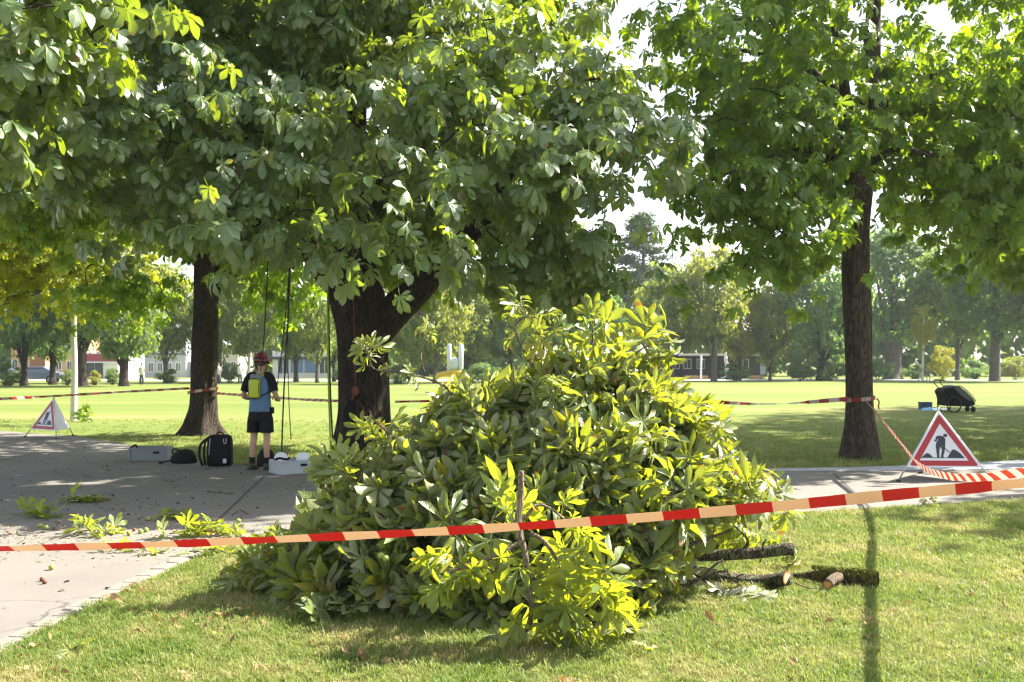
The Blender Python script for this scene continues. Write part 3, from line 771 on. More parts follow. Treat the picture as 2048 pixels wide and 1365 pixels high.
# ---- right chestnut
B3 = Vector((5.93, 16.95, 0))
t3 = thing('chestnut_tree', 'slender straight chestnut behind the roadworks sign with tape tied round it', 'tree', B3)
def at3(px, py, dy=0.0, r=0.1):
    p = D(px, py, 16.95 + dy); return (p.x, p.y, p.z, r)
trunk_obj('trunk', [(5.93, 16.95, -0.1, .29), (5.93, 16.95, .3, .27), at3(1719, 820, 0, .215), at3(1717, 720, 0, .205), at3(1714, 600, 0, .21), at3(1712, 520, 0, .22), at3(1714, 440, 0, .215), at3(1722, 360, 0, .20), at3(1733, 270, 0, .17), at3(1740, 160, 0, .15), at3(1746, 40, .1, .12), at3(1750, -120, .2, .09), at3(1752, -300, .3, .04)], M['bark_brown'], t3, B3, 0.26, 0.3, 5, 8)
limb('limb', [at3(1714, 430, 0, .13), at3(1704, 360, -.2, .13), at3(1696, 280, -.3, .12), at3(1690, 180, -.5, .09), at3(1670, 60, -.8, .05), at3(1640, -80, -1, .03)], M['bark_brown'], t3, 12, B3, 11, 0.06)
limb('limb', [at3(1735, 250, 0, .09), at3(1790, 190, .3, .07), at3(1870, 150, .4, .045), at3(1960, 110, .5, .012)], M['bark_brown'], t3, 10, B3, 12, 0.06)
limb('limb', [at3(1728, 330, 0, .08), at3(1800, 300, -.5, .055), at3(1900, 320, -.6, .03), at3(1960, 330, -.6, .01)], M['bark_brown'], t3, 10, B3, 13, 0.06)
limb('limb', [at3(1700, 330, 0, .08), at3(1620, 300, -.6, .06), at3(1530, 320, -1.3, .04), at3(1450, 350, -1.8, .02)], M['bark_brown'], t3, 10, B3, 14, 0.06)
limb('limb', [at3(1696, 200, 0, .07), at3(1600, 130, .6, .06), at3(1480, 100, 1.0, .03)], M['bark_brown'], t3, 10, B3, 15, 0.06)
lob3 = [
    (4.2, 16.4, 5.35, 1.6, 1.9, 1.1, 56),
    (3.9, 16.0, 7.0, 1.7, 2.0, 1.3, 50),
    (4.0, 15.7, 4.15, 1.2, 1.3, 0.6, 24),       # hanging fringe left of the trunk
    (4.0, 15.4, 3.35, 0.7, 0.9, 0.45, 8),
    (7.9, 16.9, 5.5, 1.7, 2.0, 1.1, 56),
    (8.9, 17.4, 4.6, 1.8, 2.0, 0.95, 36),
    (6.0, 18.6, 6.6, 2.6, 1.4, 1.5, 70),
    (8.4, 16.6, 7.2, 2.4, 2.4, 1.5, 60),
    (6.2, 17.0, 9.6, 3.0, 3.0, 1.8, 70),
]
P, O, Cn = chestnut_shoots(lob3, rng, 6, 0.30)
P3, R3, S3 = leaves_on(P, O, rng, (3, 5), (0.75, 1.1))
keep = ~sunlit_keepout(P3, rng)
P3, R3, S3 = P3[keep], R3[keep], S3[keep]
m = split_near(P3, R3, S3)
mid_meshes = template_meshes(TM_MID, 'leaf', M['leaf_far_tree'])
w = rng.integers(0, len(TM_MID), m.sum())
leaf_objects(mid_meshes, w, P3[m], R3[m], S3[m], t3)
cr = link('crown', scatter_mesh('crown', TM_MID, P3[~m] - np.array(B3), R3[~m], S3[~m], M['leaf_far_tree'], rng), t3); tag(cr, kind='stuff')
tw = twigs_mesh(Cn, 4, B3).build('twig', M['bark_brown'], t3, True); tag(tw, kind='stuff')
print('tree3 leaves', len(P3))

# ---- left chestnut, farther back
B2 = Vector((-7.10, 22.8, 0))
t2 = thing('chestnut_tree', 'dark straight chestnut trunk behind the black backpack with tape round it', 'tree', B2)
def at2(px, py, dy=0.0, r=0.1):
    p = D(px, py, 22.8 + dy); return (p.x, p.y, p.z, r)
trunk_obj('trunk', [(-7.10, 22.8, -.1, .42), (-7.10, 22.8, .3, .33), at2(407, 810, 0, .29), at2(408, 740, 0, .28), at2(411, 650, 0, .29), at2(413, 570, 0, .285), at2(418, 480, 0, .28), at2(421, 400, 0, .25), at2(424, 280, 0, .2), at2(426, 120, 0, .14), at2(430, -80, 0, .05)], M['bark'], t2, B2, 0.7, 0.33, 5, 21)
limb('limb', [at2(425, 590, 0, .17), at2(437, 560, 0, .15), at2(470, 545, -.4, .11), at2(530, 520, -1, .08), at2(600, 490, -1.6, .04)], M['bark'], t2, 10, B2, 31, 0.06)
limb('limb', [at2(410, 480, 0, .12), at2(340, 430, .4, .1), at2(240, 410, .8, .07), at2(120, 420, 1.4, .03)], M['bark'], t2, 10, B2, 32, 0.06)
limb('limb', [at2(415, 440, 0, .1), at2(330, 330, -.6, .08), at2(200, 260, -1, .04)], M['bark'], t2, 10, B2, 33, 0.06)
lob2 = [
    (-9.8, 22.4, 5.5, 2.4, 2.4, 0.9, 60), (-7.0, 22.6, 5.6, 2.6, 2.6, 1.3, 60), (-4.9, 22.4, 4.4, 1.6, 1.8, 0.9, 34),
    (-12.3, 23.0, 5.9, 1.8, 2.2, 0.9, 34), (-11.0, 21.4, 5.7, 2.6, 1.8, 0.7, 60), (-5.2, 23.5, 3.55, 1.2, 1.2, 0.5, 14), (-9.0, 23.0, 3.5, 1.3, 1.3, 0.45, 14),
    (-7.4, 22.8, 8.0, 3.6, 3.6, 1.9, 80), (-10.8, 21.6, 6.9, 2.4, 2.4, 1.2, 40)]
P, O, Cn = chestnut_shoots(lob2, rng, 6, 0.34)
P2, R2, S2 = leaves_on(P, O, rng, (3, 5), (0.8, 1.2))
keep = ~sunlit_keepout(P2, rng); P2, R2, S2 = P2[keep], R2[keep], S2[keep]
cr = link('crown', scatter_mesh('crown', TM_LOW, P2 - np.array(B2), R2, S2, M['leaf_far_tree'], rng), t2); tag(cr, kind='stuff')
tw = twigs_mesh(Cn, 5, B2).build('twig', M['bark'], t2, True); tag(tw, kind='stuff')

# ---- more chestnuts of the same row, mostly beyond the right edge
lobS = [(0, 0, 5.2, 3.2, 3.2, 1.6, 110), (0.6, 0.3, 7.6, 2.8, 2.8, 1.8, 70), (-1.6, -0.6, 4.2, 1.6, 1.6, 0.8, 24), (1.8, 0.6, 4.4, 1.6, 1.6, 0.8, 24)]
P, O, Cs = chestnut_shoots(lobS, rng, 6, 0.34)
PS, RS, SS = leaves_on(P, O, rng, (3, 5), (0.85, 1.25))
side_crown = scatter_mesh('crown', TM_LOW, PS, RS, SS, M['leaf_far_tree'], rng)
side_twigs = None
def side_tree(loc, rz, sc, label, group=None):
    global side_twigs
    t = thing('chestnut_tree', label, 'tree', loc, rz, group); t.scale = (sc, sc, sc)
    if side_twigs is None:
        tr = trunk_obj('trunk', [(0, 0, -.1, .30), (0, 0, .3, .28), (.03, 0, 1.4, .24), (0, .02, 2.8, .22), (.05, 0, 4.4, .18), (.1, 0, 6.5, .12), (.1, 0, 8.5, .04)], M['bark_brown'], t, (0, 0, 0), 0.35, .4, 5, 77, 28)
        twg = twigs_mesh(Cs, 9, (0, 0, 0), 0.02).build('twig', M['bark_brown'], t, True); tag(twg, kind='stuff')
        side_twigs = (tr.data, twg.data)
    else:
        link('trunk', side_twigs[0], t); tag(link('twig', side_twigs[1], t), kind='stuff')
    tag(link('crown', side_crown, t), kind='stuff')
    return t
side_tree((11.6, 20.4, 0), 0.4, 1.0, 'chestnut crown hanging in from the right edge behind the roadworks sign')
side_tree((18.6, 26.5, 0), 2.1, 1.6, 'chestnut crown low at the right edge above the stroller')
side_tree((26.0, 36.0, 0), 4.0, 1.8, 'farther chestnut of the row shading the lawn behind the stroller')
side_tree((14.6, 13.1, 0), 3.2, 0.95, 'nearest chestnut beyond the right edge shading the corner of the front lawn')

# ---- yellowing maple at the left edge
BY = Vector((-17.2, 27.0, 0))
ty = thing('maple_tree', 'yellowing maple hanging in at the left edge above the small sign', 'tree', BY)
trunk_obj('trunk', [(-17.2, 27, -.1, .3), (-17.2, 27, .4, .27), (-17.1, 27, 2, .22), (-17.0, 27, 4, .18), (-16.9, 27, 6.5, .1)], M['bark_grey'], ty, BY, .4, .4, 5, 41, 28)
def aty(px, py, r, dy=0):
    p = D(px, py, 26.5 + dy); return (p.x, p.y, p.z, r)
limb('limb', [(-17.0, 27, 3.0, .14), aty(-60, 620, .12), aty(0, 605, .11), aty(60, 588, .09), aty(120, 560, .06), aty(200, 500, .03)], M['bark_grey'], ty, 10, BY, 43, 0.05)
lobY = [(-13.2, 26.5, 4.6, 2.2, 2.0, 1.1, 70), (-15.6, 27, 5.6, 2.4, 2.4, 1.5, 70), (-11.6, 27.5, 5.3, 1.6, 1.8, 1.0, 36), (-14.2, 26.0, 3.5, 1.4, 1.4, 0.5, 22), (-11.0, 27.0, 4.2, 1.5, 1.4, 0.8, 34), (-12.6, 25.6, 5.6, 1.6, 1.4, .8, 30), (-13.0, 27, 7.4, 2.6, 2.6, 1.4, 50)]
P, O, Cn = chestnut_shoots(lobY, rng, 7, 0.34)
PY, RY, SY = leaves_on(P, O, rng, (3, 5), (0.6, 0.95))
tag(link('crown', scatter_mesh('crown', TM_LOW, PY - np.array(BY), RY, SY, M['leaf_yellow'], rng), ty), kind='stuff')
tag(twigs_mesh(Cn, 6, BY, .02).build('twig', M['bark_grey'], ty, True), kind='stuff')

# ---- limewashed sapling
BS = Vector((-12.5, 28.4, 0))
ts = thing('young_tree', 'young tree with a whitewashed trunk beside the small roadworks sign', 'tree', BS)
limb('trunk', [(-12.5, 28.4, -.05, .105), (-12.5, 28.4, .2, .095), (-12.48, 28.4, 1.4, .085), (-12.5, 28.4, 2.6, .075), (-12.46, 28.4, 3.6, .06), (-12.5, 28.4, 5.0, .035), (-12.5, 28.4, 6.4, .015)], M['lime'], ts, 14, BS, 51, .03)
lobW = [(-12.5, 28.4, 4.9, 1.3, 1.3, 1.3, 40), (-12.3, 28.4, 3.4, 0.8, 0.8, 0.5, 12), (-11.5, 28.3, 3.9, 0.7, 0.8, 0.5, 10)]
P, O, Cn = chestnut_shoots(lobW, rng, 6, 0.22)
PW, RW, SW = leaves_on(P, O, rng, (3, 4), (0.4, 0.65))
tag(link('crown', scatter_mesh('crown', TM_LOW, PW - np.array(BS), RW, SW, M['leaf_yellow'], rng), ts), kind='stuff')
tag(twigs_mesh(Cn, 8, BS, .014).build('twig', M['lime'], ts, True), kind='stuff')
# ------------------------------------------------------------------ far trees
def rhomb(seed=0):
    V = np.array([(0, -0.5, 0), (0.34, 0.0, 0.06), (0, 0.55, 0), (-0.34, 0.0, 0.06)]); T = np.array([(0, 1, 2), (0, 2, 3)])
    return V, T, np.zeros((4, 2))
RH = [rhomb()]
def far_crown(name, mat, seed, nclump=70, per=60, lsz=0.34, squash=0.24, droop=0.0, taper=0.0, columns=None):
    """crown mesh in a unit box: width 2 (x,y -1..1), height 2 (z -1..1), clumped"""
    r = np.random.default_rng(seed)
    d = unit(r, nclump); rr = r.uniform(0.35, 1.0, nclump) ** 0.55
    c = d * rr[:, None] * 0.82
    c[:, :2] *= (1 - taper * (c[:, 2:3] + 1) * 0.5)
    cr = r.uniform(0.15, squash, nclump)
    o = unit(r, nclump * per).reshape(nclump, per, 3) * (r.uniform(0.3, 1, (nclump, per, 1)) ** 0.5)
    o[..., 2] *= 0.65
    p = c[:, None, :] + o * cr[:, None, None]
    p[..., 2] -= droop * (np.linalg.norm(p[..., :2], axis=-1)) ** 2
    out = normalize(o + 0.5 * d[:, None, :] + [0, 0, 0.35])
    tint = np.clip(r.uniform(0.1, 0.7, (nclump, 1)) + r.uniform(-0.15, 0.15, (nclump, per)), 0, 0.9)
    return p.reshape(-1, 3), out.reshape(-1, 3), tint.reshape(-1)
def far_tree_mesh(name, matkey, seed, w, h, lsz, **kw):
    r = np.random.default_rng(seed + 500)
    p, o, tint = far_crown(name, matkey, seed, **kw)
    p = p * np.array([w / 2, w / 2, h / 2])
    nrm = normalize(o + 0.6 * r.normal(size=o.shape))
    R = frames_from(np.cross(nrm, unit(r, len(nrm))), nrm)
    return scatter_mesh(name, RH, p, R, lsz * r.uniform(0.6, 1.4, len(p)), M[matkey], r, np.zeros(len(p), int), False, tint)
FAR_MESH = {}
def far_tree(px, by, top, wpx, crown_bot, matkey, label, d=None, trunk_px=8, bark='bark_grey', seed=0, name='park_tree', var=0, group='trees across the lawn', dens=1.0, cx=0, **kw):
    """px: trunk column, by: row of the foot, top / crown_bot: rows of crown top and underside, wpx: crown width"""
    g = G(px, by) if d is None else Vector(((px - 1024) / F * d, d, 0))
    dd = g.y; s = dd / F
    zt = CAMH + (HOR - top) * s; zb = CAMH + (HOR - crown_bot) * s
    w = wpx * s; h = zt - zb
    t = thing(name, label, 'tree', g, 0, group)
    key = (matkey, var)
    if key not in FAR_MESH:
        FAR_MESH[key] = far_tree_mesh('crown', matkey, var * 17 + len(matkey), 2, 2, 0.075, nclump=int(85 * dens), per=115, squash=.34, **kw)
    c = link('crown', FAR_MESH[key], t, (cx * s, 0, (zt + zb) / 2), (0, 0, seed * 1.7)); c.scale = (w / 2, w / 2, h / 2)
    tag(c, kind='stuff')
    r = trunk_px * s / 2
    limb('trunk', [(0, 0, -.1, r * 1.5), (0, 0, .35, r * 1.15), (0, 0, zb * .6, r), (.1, 0, zb + h * .25, r * .8), (.1, 0, zb + h * .8, r * .25)], M[bark], t, 12, (0, 0, 0), seed, 0.06, 3)
    rr = random.Random(seed)
    for i in range(3):
        a = rr.uniform(0, 6.28); q = w * .3
        limb('limb', [(0, 0, zb * .9, r * .5), (math.cos(a) * q * .5, math.sin(a) * q * .5, zb + h * .22, r * .35), (math.cos(a) * q, math.sin(a) * q, zb + h * .5, r * .12)], M[bark], t, 6, (0, 0, 0), seed + i, .05, 2)
    return t
FT = [
 # px, foot, top, width, crown bottom, material, label, trunk px, bark, variant
 (48, 772, 465, 190, 738, 'far_blue', 'dark park tree at the far left edge behind the parked cars', 13, 'bark', 0),
 (105, 770, 505, 130, 742, 'far_green', 'dark park tree right of the parked car, in front of the orange house', 12, 'bark', 1),
 (160, 772, 485, 150, 718, 'far_green', 'tall park tree above the kiosk with the maroon fascia', 24, 'bark', 0),
 (248, 773, 495, 180, 740, 'far_green', 'park tree with a broad flared foot right of the kiosk', 17, 'bark', 1),
 (330, 766, 505, 150, 733, 'far_light', 'pale green park tree in front of the blue grey house', 7, 'bark_grey', 0),
 (438, 765, 505, 130, 740, 'far_green', 'park tree just right of the dark chestnut trunk', 8, 'bark_grey', 0),
 (497, 766, 520, 130, 730, 'far_light', 'light green park tree with a pale thin trunk left of the climber', 6, 'lime', 1),
 (592, 764, 485, 150, 734, 'far_green', 'park tree behind the climbing ropes', 9, 'bark_grey', 1),
 (634, 766, 505, 120, 736, 'far_light', 'bright park tree above the blue panels', 7, 'bark_grey', 0),
 (668, 764, 500, 110, 740, 'far_blue', 'dark park tree close to the left of the forked trunk', 7, 'bark', 1),
 (820, 768, 535, 150, 748, 'far_light', 'pale park tree right of the forked trunk', 8, 'bark_grey', 0),
 (870, 768, 515, 150, 742, 'far_olive', 'olive park tree behind the yellow sculpture', 8, 'bark_grey', 0),
 (935, 766, 535, 140, 745, 'far_light', 'light park tree right of the yellow sculpture', 8, 'bark_grey', 1),
 (1020, 765, 545, 150, 745, 'far_green', 'park tree behind the top of the leaf pile', 8, 'bark_grey', 0),
 (1150, 764, 490, 200, 745, 'far_blue', 'dusky park tree left of the tall conifer', 10, 'bark', 0),
 (1345, 763, 525, 170, 722, 'far_light', 'bright light green park tree in front of the conifer', 9, 'bark_grey', 1),
 (1430, 764, 475, 170, 700, 'far_olive', 'tall olive park tree right of the light green tree', 8, 'bark_grey', 1),
 (1424, 763, 570, 110, 712, 'far_light', 'small park tree in front of the dark pavilion', 5, 'bark_grey', 0),
 (1480, 762, 560, 100, 735, 'far_yellow', 'yellow green park tree above the white notice board', 5, 'bark_grey', 0),
 (1540, 762, 545, 130, 745, 'far_olive', 'yellowish park tree in the gap beside the slender chestnut', 6, 'bark_grey', 0),
 (1640, 762, 455, 230, 738, 'far_blue', 'big blue green park tree left of the slender trunk', 14, 'bark', 1),
 (1785, 759, 430, 260, 715, 'far_blue', 'massive old park tree with a thick trunk right of the slender trunk', 32, 'bark_grey', 0),
 (1915, 761, 455, 190, 700, 'far_green', 'park tree with a slim bare trunk above the stroller', 8, 'bark_grey', 1),
 (1990, 763, 430, 210, 690, 'far_blue', 'dark park tree with a lit trunk edge near the right edge', 19, 'bark_grey', 1),
 (2075, 764, 430, 190, 700, 'far_green', 'park tree at the far right edge', 14, 'bark_grey', 0),
]
for i, (px, by, top, wpx, cb, mk, lab, tp, bk, var) in enumerate(FT):
    far_tree(px, by, top, wpx, cb, mk, lab, trunk_px=tp, bark=bk, seed=i, var=var)
# young staked tree, right
ys = far_tree(1845, 762, 598, 52, 712, 'far_yellow', 'young yellow green tree with a white trunk between stakes', trunk_px=4, bark='lime', seed=91, var=1, dens=0.5, name='young_tree', group=None)
s_ = G(1845, 762).y / F
for dx in (-10, 6, 12):
    mb = MB(); mb.tube([(dx * s_, -0.3, 0), (dx * s_, -0.3, 24 * s_)], 0.05, 6); mb.build('stake', M['wood_stake'], ys)
mb = MB(); mb.box((0, -0.3, 23 * s_), (24 * s_, 0.05, 0.12)); mb.build('stake_rail', M['wood_stake'], ys)
# tall conifer
gc = Vector(((1285 - 1024) / F * 125, 125, 0)); sC = 125 / F
tc = thing('conifer_tree', 'tall hazy conifer rising above the other trees', 'tree', gc)
r = np.random.default_rng(88)
zt = CAMH + (HOR - 432) * sC
limb('trunk', [(0, 0, 0, .45), (0, 0, zt * .4, .32), (.1, 0, zt * .75, .2), (0, 0, zt, .05)], M['bark_grey'], tc, 10, (0, 0, 0), 5, .03)
pp, oo, tt = [], [], []
mbb = MB()
for k in range(62):
    q = k / 61; z = zt * (0.30 + 0.70 * q); wd = (5.3 * (1 - q) ** 0.7 + 0.7) * r.uniform(0.55, 1.0); a = r.uniform(0, 2 * PI)
    e = np.array([math.cos(a) * wd, math.sin(a) * wd, z + r.uniform(-.2, .5)])
    mbb.tube([(0, 0, z - .4), (e[0] * .5, e[1] * .5, z - .1), tuple(e)], [.09, .06, .02], 4, False)
    for j in range(5):
        c = e * [1, 1, 1] * 1.0; c = np.array([e[0] * (0.4 + .15 * j), e[1] * (0.4 + .15 * j), e[2] - .1])
        m_ = 42; o_ = r.normal(size=(m_, 3)) * [0.55, 0.55, 0.2]
        pp.append(c + o_); oo.append(normalize(o_ * .3 + [0, 0, 1.0] + .7 * r.normal(size=(m_, 3)))); tt.append(np.full(m_, r.uniform(.1, .8)))
pp, oo, tt = np.concatenate(pp), np.concatenate(oo), np.concatenate(tt)
R = frames_from(np.cross(oo, unit(r, len(oo))), oo)
tag(link('crown', scatter_mesh('crown', RH, pp, R, 0.40 * r.uniform(.6, 1.3, len(pp)), M['conifer_green'], r, np.zeros(len(pp), int), False, tt), tc), kind='stuff')
mbb.build('limb', M['bark_grey'], tc)

# shrubs: each a thing
def shrub(px, by, top, wpx, mk, label, seed, cat='shrub', name='shrub', group='shrubs along the far side of the lawn', d=None):
    g = G(px, by) if d is None else Vector(((px - 1024) / F * d, d, 0)); s = g.y / F
    h = (by - top) * s; w = wpx * s
    key = (mk, 'shrub', seed % 2)
    if key not in FAR_MESH: FAR_MESH[key] = far_tree_mesh('crown', mk, 3 + seed % 2 * 9, 2, 2, 0.075, nclump=30, per=220, squash=.46)
    t = thing(name, label, cat, g, 0, group)
    c = link('foliage', FAR_MESH[key], t, (0, 0, h * 0.48), (0, 0, seed)); c.scale = (w / 2, w / 2, h * 0.56); tag(c, kind='stuff')
    mb = MB()
    for i in range(4):
        a = seed + i * 1.6; mb.tube([(0.1 * math.cos(a), .1 * math.sin(a), 0), (w * .2 * math.cos(a), w * .2 * math.sin(a), h * .6)], [.05, .02], 5)
    mb.build('stem', M['bark'], t)
for i, a in enumerate([
    (190, 771, 738, 28, 'far_yellow', 'bright yellow green bush in front of the white kiosk wall'),
    (225, 770, 735, 34, 'far_green', 'green bush at the right end of the kiosk'),
    (20, 772, 722, 60, 'far_green', 'dark bush at the far left edge beside the parked car'),
    (135, 771, 738, 30, 'far_green', 'bush between the orange house and the kiosk'),
    (335, 767, 735, 50, 'far_green', 'bush in front of the blue grey house'),
    (460, 766, 725, 50, 'far_blue', 'dark bush under the trees left of the climber'),
    (520, 765, 720, 60, 'far_blue', 'dark bush hidden behind the climber'),
    (690, 766, 725, 60, 'far_blue', 'dark bush behind the forked trunk'),
    (800, 768, 730, 60, 'far_blue', 'dark bush just right of the forked trunk'),
    (960, 767, 725, 90, 'far_blue', 'dark bush right of the yellow sculpture'),
    (1060, 766, 725, 90, 'far_green', 'bush behind the upper leaves of the pile'),
    (1240, 765, 722, 110, 'far_blue', 'dark bush below the conifer'),
    (1470, 762, 722, 70, 'far_blue', 'dark clipped bush behind the blue statue'),
    (1600, 762, 728, 60, 'far_green', 'rounded green bush right of the notice board'),
    (1660, 762, 715, 80, 'far_blue', 'dark bush left of the slender chestnut trunk'),
    (1755, 760, 715, 70, 'far_blue', 'dark bush left of the massive old trunk'),
    (1825, 759, 725, 50, 'far_blue', 'dark bush between the massive trunk and the staked tree'),
    (1885, 759, 690, 58, 'far_yellow', 'yellow green bush behind the staked young tree'),
    (1950, 759, 715, 66, 'far_blue', 'dark bush left of the lit trunk'),
    (2030, 760, 712, 70, 'far_olive', 'brownish bush at the far right edge')]):
    shrub(*a, seed=i + 1)
# woodland far behind: reads as one mass
r = np.random.default_rng(12)
n = 26000
x = r.uniform(-115, 115, n); prof = 11.5 + 3.5 * np.sin(x * 0.11) + 2.5 * np.sin(x * 0.31 + 1)
gap = np.exp(-((x - 33) / 6) ** 2); prof = prof * (1 - 0.45 * gap) * np.where(x < -10, 0.75, 1.0)
z = r.uniform(0, 1, n) ** 0.8 * prof; y = 142 + r.uniform(-4, 4, n) + 3 * np.sin(x * .4)
p = np.stack([x, y, z], 1); nr = normalize(r.normal(size=(n, 3)) + [0, -.6, .5])
R = frames_from(np.cross(nr, unit(r, n)), nr)
wd = link('woodland', scatter_mesh('woodland', RH, p, R, r.uniform(.9, 1.9, n), M['far_green'], r, np.zeros(n, int), False, np.clip(.5 + .3 * np.sin(x * .5) + r.uniform(-.2, .2, n), 0, .95)))
tag(wd, 'hazy belt of woodland closing the park at the back', None, None, 'stuff')

# ================================================================== FAR BUILDINGS
def building(name, px0, px1, top, by, d, label, wallmat, depth=8, cat='building'):
    x0, x1 = (px0 - 1024) / F * d, (px1 - 1024) / F * d
    h = CAMH + (HOR - top) / F * d
    t = thing(name, label, cat, ((x0 + x1) / 2, d, 0)); w = x1 - x0
    MB().box((0, depth / 2, h / 2), (w, depth, h)).build('wall', wallmat, t)
    return t, w, h
def window(t, x, z, w, h, frame='white', y=-0.03, mull=1):
    mb = MB(); fw = 0.09
    mb.box((x, y, z + h / 2 - fw / 2), (w, .1, fw)); mb.box((x, y, z - h / 2 + fw / 2), (w, .1, fw))
    mb.box((x - w / 2 + fw / 2, y, z), (fw, .1, h - 2 * fw)); mb.box((x + w / 2 - fw / 2, y, z), (fw, .1, h - 2 * fw))
    for i in range(mull): mb.box((x - w / 2 + w * (i + 1) / (mull + 1), y, z), (.06, .08, h - 2 * fw))
    f = mb.build('window', M[frame], t)
    MB().box((x, y + .02, z), (w - 2 * fw, .04, h - 2 * fw)).build('pane', M['glass'], f)
def hip_roof(t, w, d, z, h, mat, over=0.5):
    mb = MB(); a, b = w / 2 + over, d + over
    V = [(-a, -over, z), (a, -over, z), (a, b, z), (-a, b, z), (-a + d * .4, d / 2, z + h), (a - d * .4, d / 2, z + h)]
    mb.add(V, [(0, 1, 5, 4), (1, 2, 5), (2, 3, 4, 5), (3, 0, 4), (0, 3, 2, 1)]); return mb.build('roof', mat, t)
t, w, h = building('kiosk', 152, 236, 706, 770, 112, 'small white kiosk with a maroon fascia and glazed doors', M['plaster_white'])
MB().box((0, -.22, h - .55), (w + .3, .4, .85)).build('fascia', M['maroon'], t)
MB().box((0, -.25, h - .06), (w + .4, .5, .14)).build('roof_trim', M['white'], t)
MB().box((0, -.25, h - 1.06), (w + .35, .46, .12)).build('fascia_trim', M['white'], t)
for i in range(3): window(t, -w / 2 + .7 + i * .95, 1.15, .85, 2.1, 'dark_wall', mull=0)
t, w, h = building('house', 108, 148, 640, 770, 126, 'orange plastered house half hidden behind the dark park trees', M['plaster_orange'])
for i in range(2):
    for j in range(3): window(t, -.65 + i * 1.4, 1.5 + j * 2.3, .8, 1.2)
hip_roof(t, w, 8, h, 2.0, M['roof'])
t, w, h = building('house', 22, 60, 690, 770, 128, 'low terracotta house behind the parked car at the left', M['plaster_orange'])
for i in range(2): window(t, -.7 + i * 1.4, 1.6, .8, 1.2)
t, w, h = building('house', 288, 372, 668, 765, 126, 'blue grey house with a ledge seen between the park trees', M['plaster_grey'])
for i in range(4):
    for j in range(2): window(t, -w / 2 + .9 + i * 1.15, 1.3 + j * 2.4, .75, 1.2)
MB().box((0, -.12, 3.0), (w + .1, .24, .18)).build('ledge', M['roof'], t)
hip_roof(t, w, 8, h, 1.8, M['roof'])
t, w, h = building('house', 424, 476, 690, 765, 128, 'pale beige house just right of the dark chestnut trunk', M['plaster_beige'])
for i in range(3): window(t, -1.1 + i * 1.1, 1.5, .7, 1.1)
hip_roof(t, w, 8, h, 1.4, M['plaster_white'])
t, w, h = building('pavilion', 545, 690, 702, 765, 122, 'white pavilion with bright blue panels behind the ropes', M['plaster_white'])
MB().box((0, -.3, h - .9), (w + .4, .6, .35)).build('canopy', M['dark_wall'], t)
for i in range(5):
    if i in (1, 2): MB().box((-w / 2 + 1.3 + i * 1.7, -.06, 1.5), (1.5, .1, 1.7)).build('panel', M['blue_panel'], t)
    else: window(t, -w / 2 + 1.3 + i * 1.7, 1.4, 1.4, 1.9, 'white')
t, w, h = building('pavilion', 1330, 1520, 712, 756, 118, 'low dark boarded pavilion with white window frames', M['dark_wall'])
MB().box((0, -.3, h + .1), (w + .6, 9, .24)).build('roof', M['plaster_white'], t)
for x in (-4.4, -3.0, -1.4): window(t, x, 1.7, 1.0, 1.2, 'white')
window(t, 3.6, 1.6, 1.4, 1.4, 'white')
# posts, board, planters, statue in front of it
for px, lab in ((1402, 'white post in front of the dark pavilion'), ):
    g = G(px, 760); mb = MB(); mb.tube([g, g + Vector((0, 0, 46 * g.y / F))], .10, 8); mb.ball(g + Vector((0, 0, 46 * g.y / F)), .12, 8, 6)
    tag(mb.build('post', M['white'], None, True), lab, 'post')
g = G(1526, 760); s = g.y / F
t = thing('notice_board', 'white notice board on two legs at the far side', 'notice board', g)
MB().box((0, 0, 22 * s), (10 * s, .08, 22 * s)).build('panel', M['white'], t)
for q in (-1, 1): MB().box((q * 4 * s, .06, 6 * s), (.08, .08, 12 * s)).build('leg', M['steel'], t)
for px, w_, lab in ((1392, 46, 'long terracotta planter in front of the dark pavilion'), (1512, 28, 'short terracotta planter below the notice board')):
    g = G(px, 758.5); s = g.y / F
    t = thing('planter', lab, 'planter', g)
    mb = MB(); mb.box((0, 0, 2.6 * s), (w_ * s, .6, 5.2 * s)); mb.build('trough', M['terracotta'], t)
    MB().box((0, 0, 5.4 * s), (w_ * s + .1, .7, .1)).build('rim', M['terracotta'], t)
g = G(1453, 759); s = g.y / F
t = thing('statue', 'pale blue standing statue on a stone plinth', 'statue', g)
mb = MB(); mb.box((0, 0, 2 * s), (18 * s, 1.0, 4 * s)); mb.box((0, 0, 5 * s), (9 * s, .5, 2.4 * s)); mb.build('plinth', M['statue_blue'], t, bevel=.03)
mb = MB(); prof = [(6, 2.4), (14, 2.0), (22, 3.6), (28, 2.8), (33, 3.4), (37, 1.5), (39, 1.9), (42, 2.2), (45, 1.2)]
mb.rings([[Vector((math.cos(2 * PI * j / 10) * q * s, math.sin(2 * PI * j / 10) * q * s * .7, z * s)) for j in range(10)] for z, q in prof])
mb.tube([(2.4 * s, 0, 33 * s), (5 * s, 0, 26 * s), (3 * s, -.2, 21 * s)], .1, 6); mb.tube([(-2.4 * s, 0, 33 * s), (-3.4 * s, 0, 44 * s), (-1 * s, 0, 54 * s)], .09, 6)
mb.build('figure', M['white'], t, True)

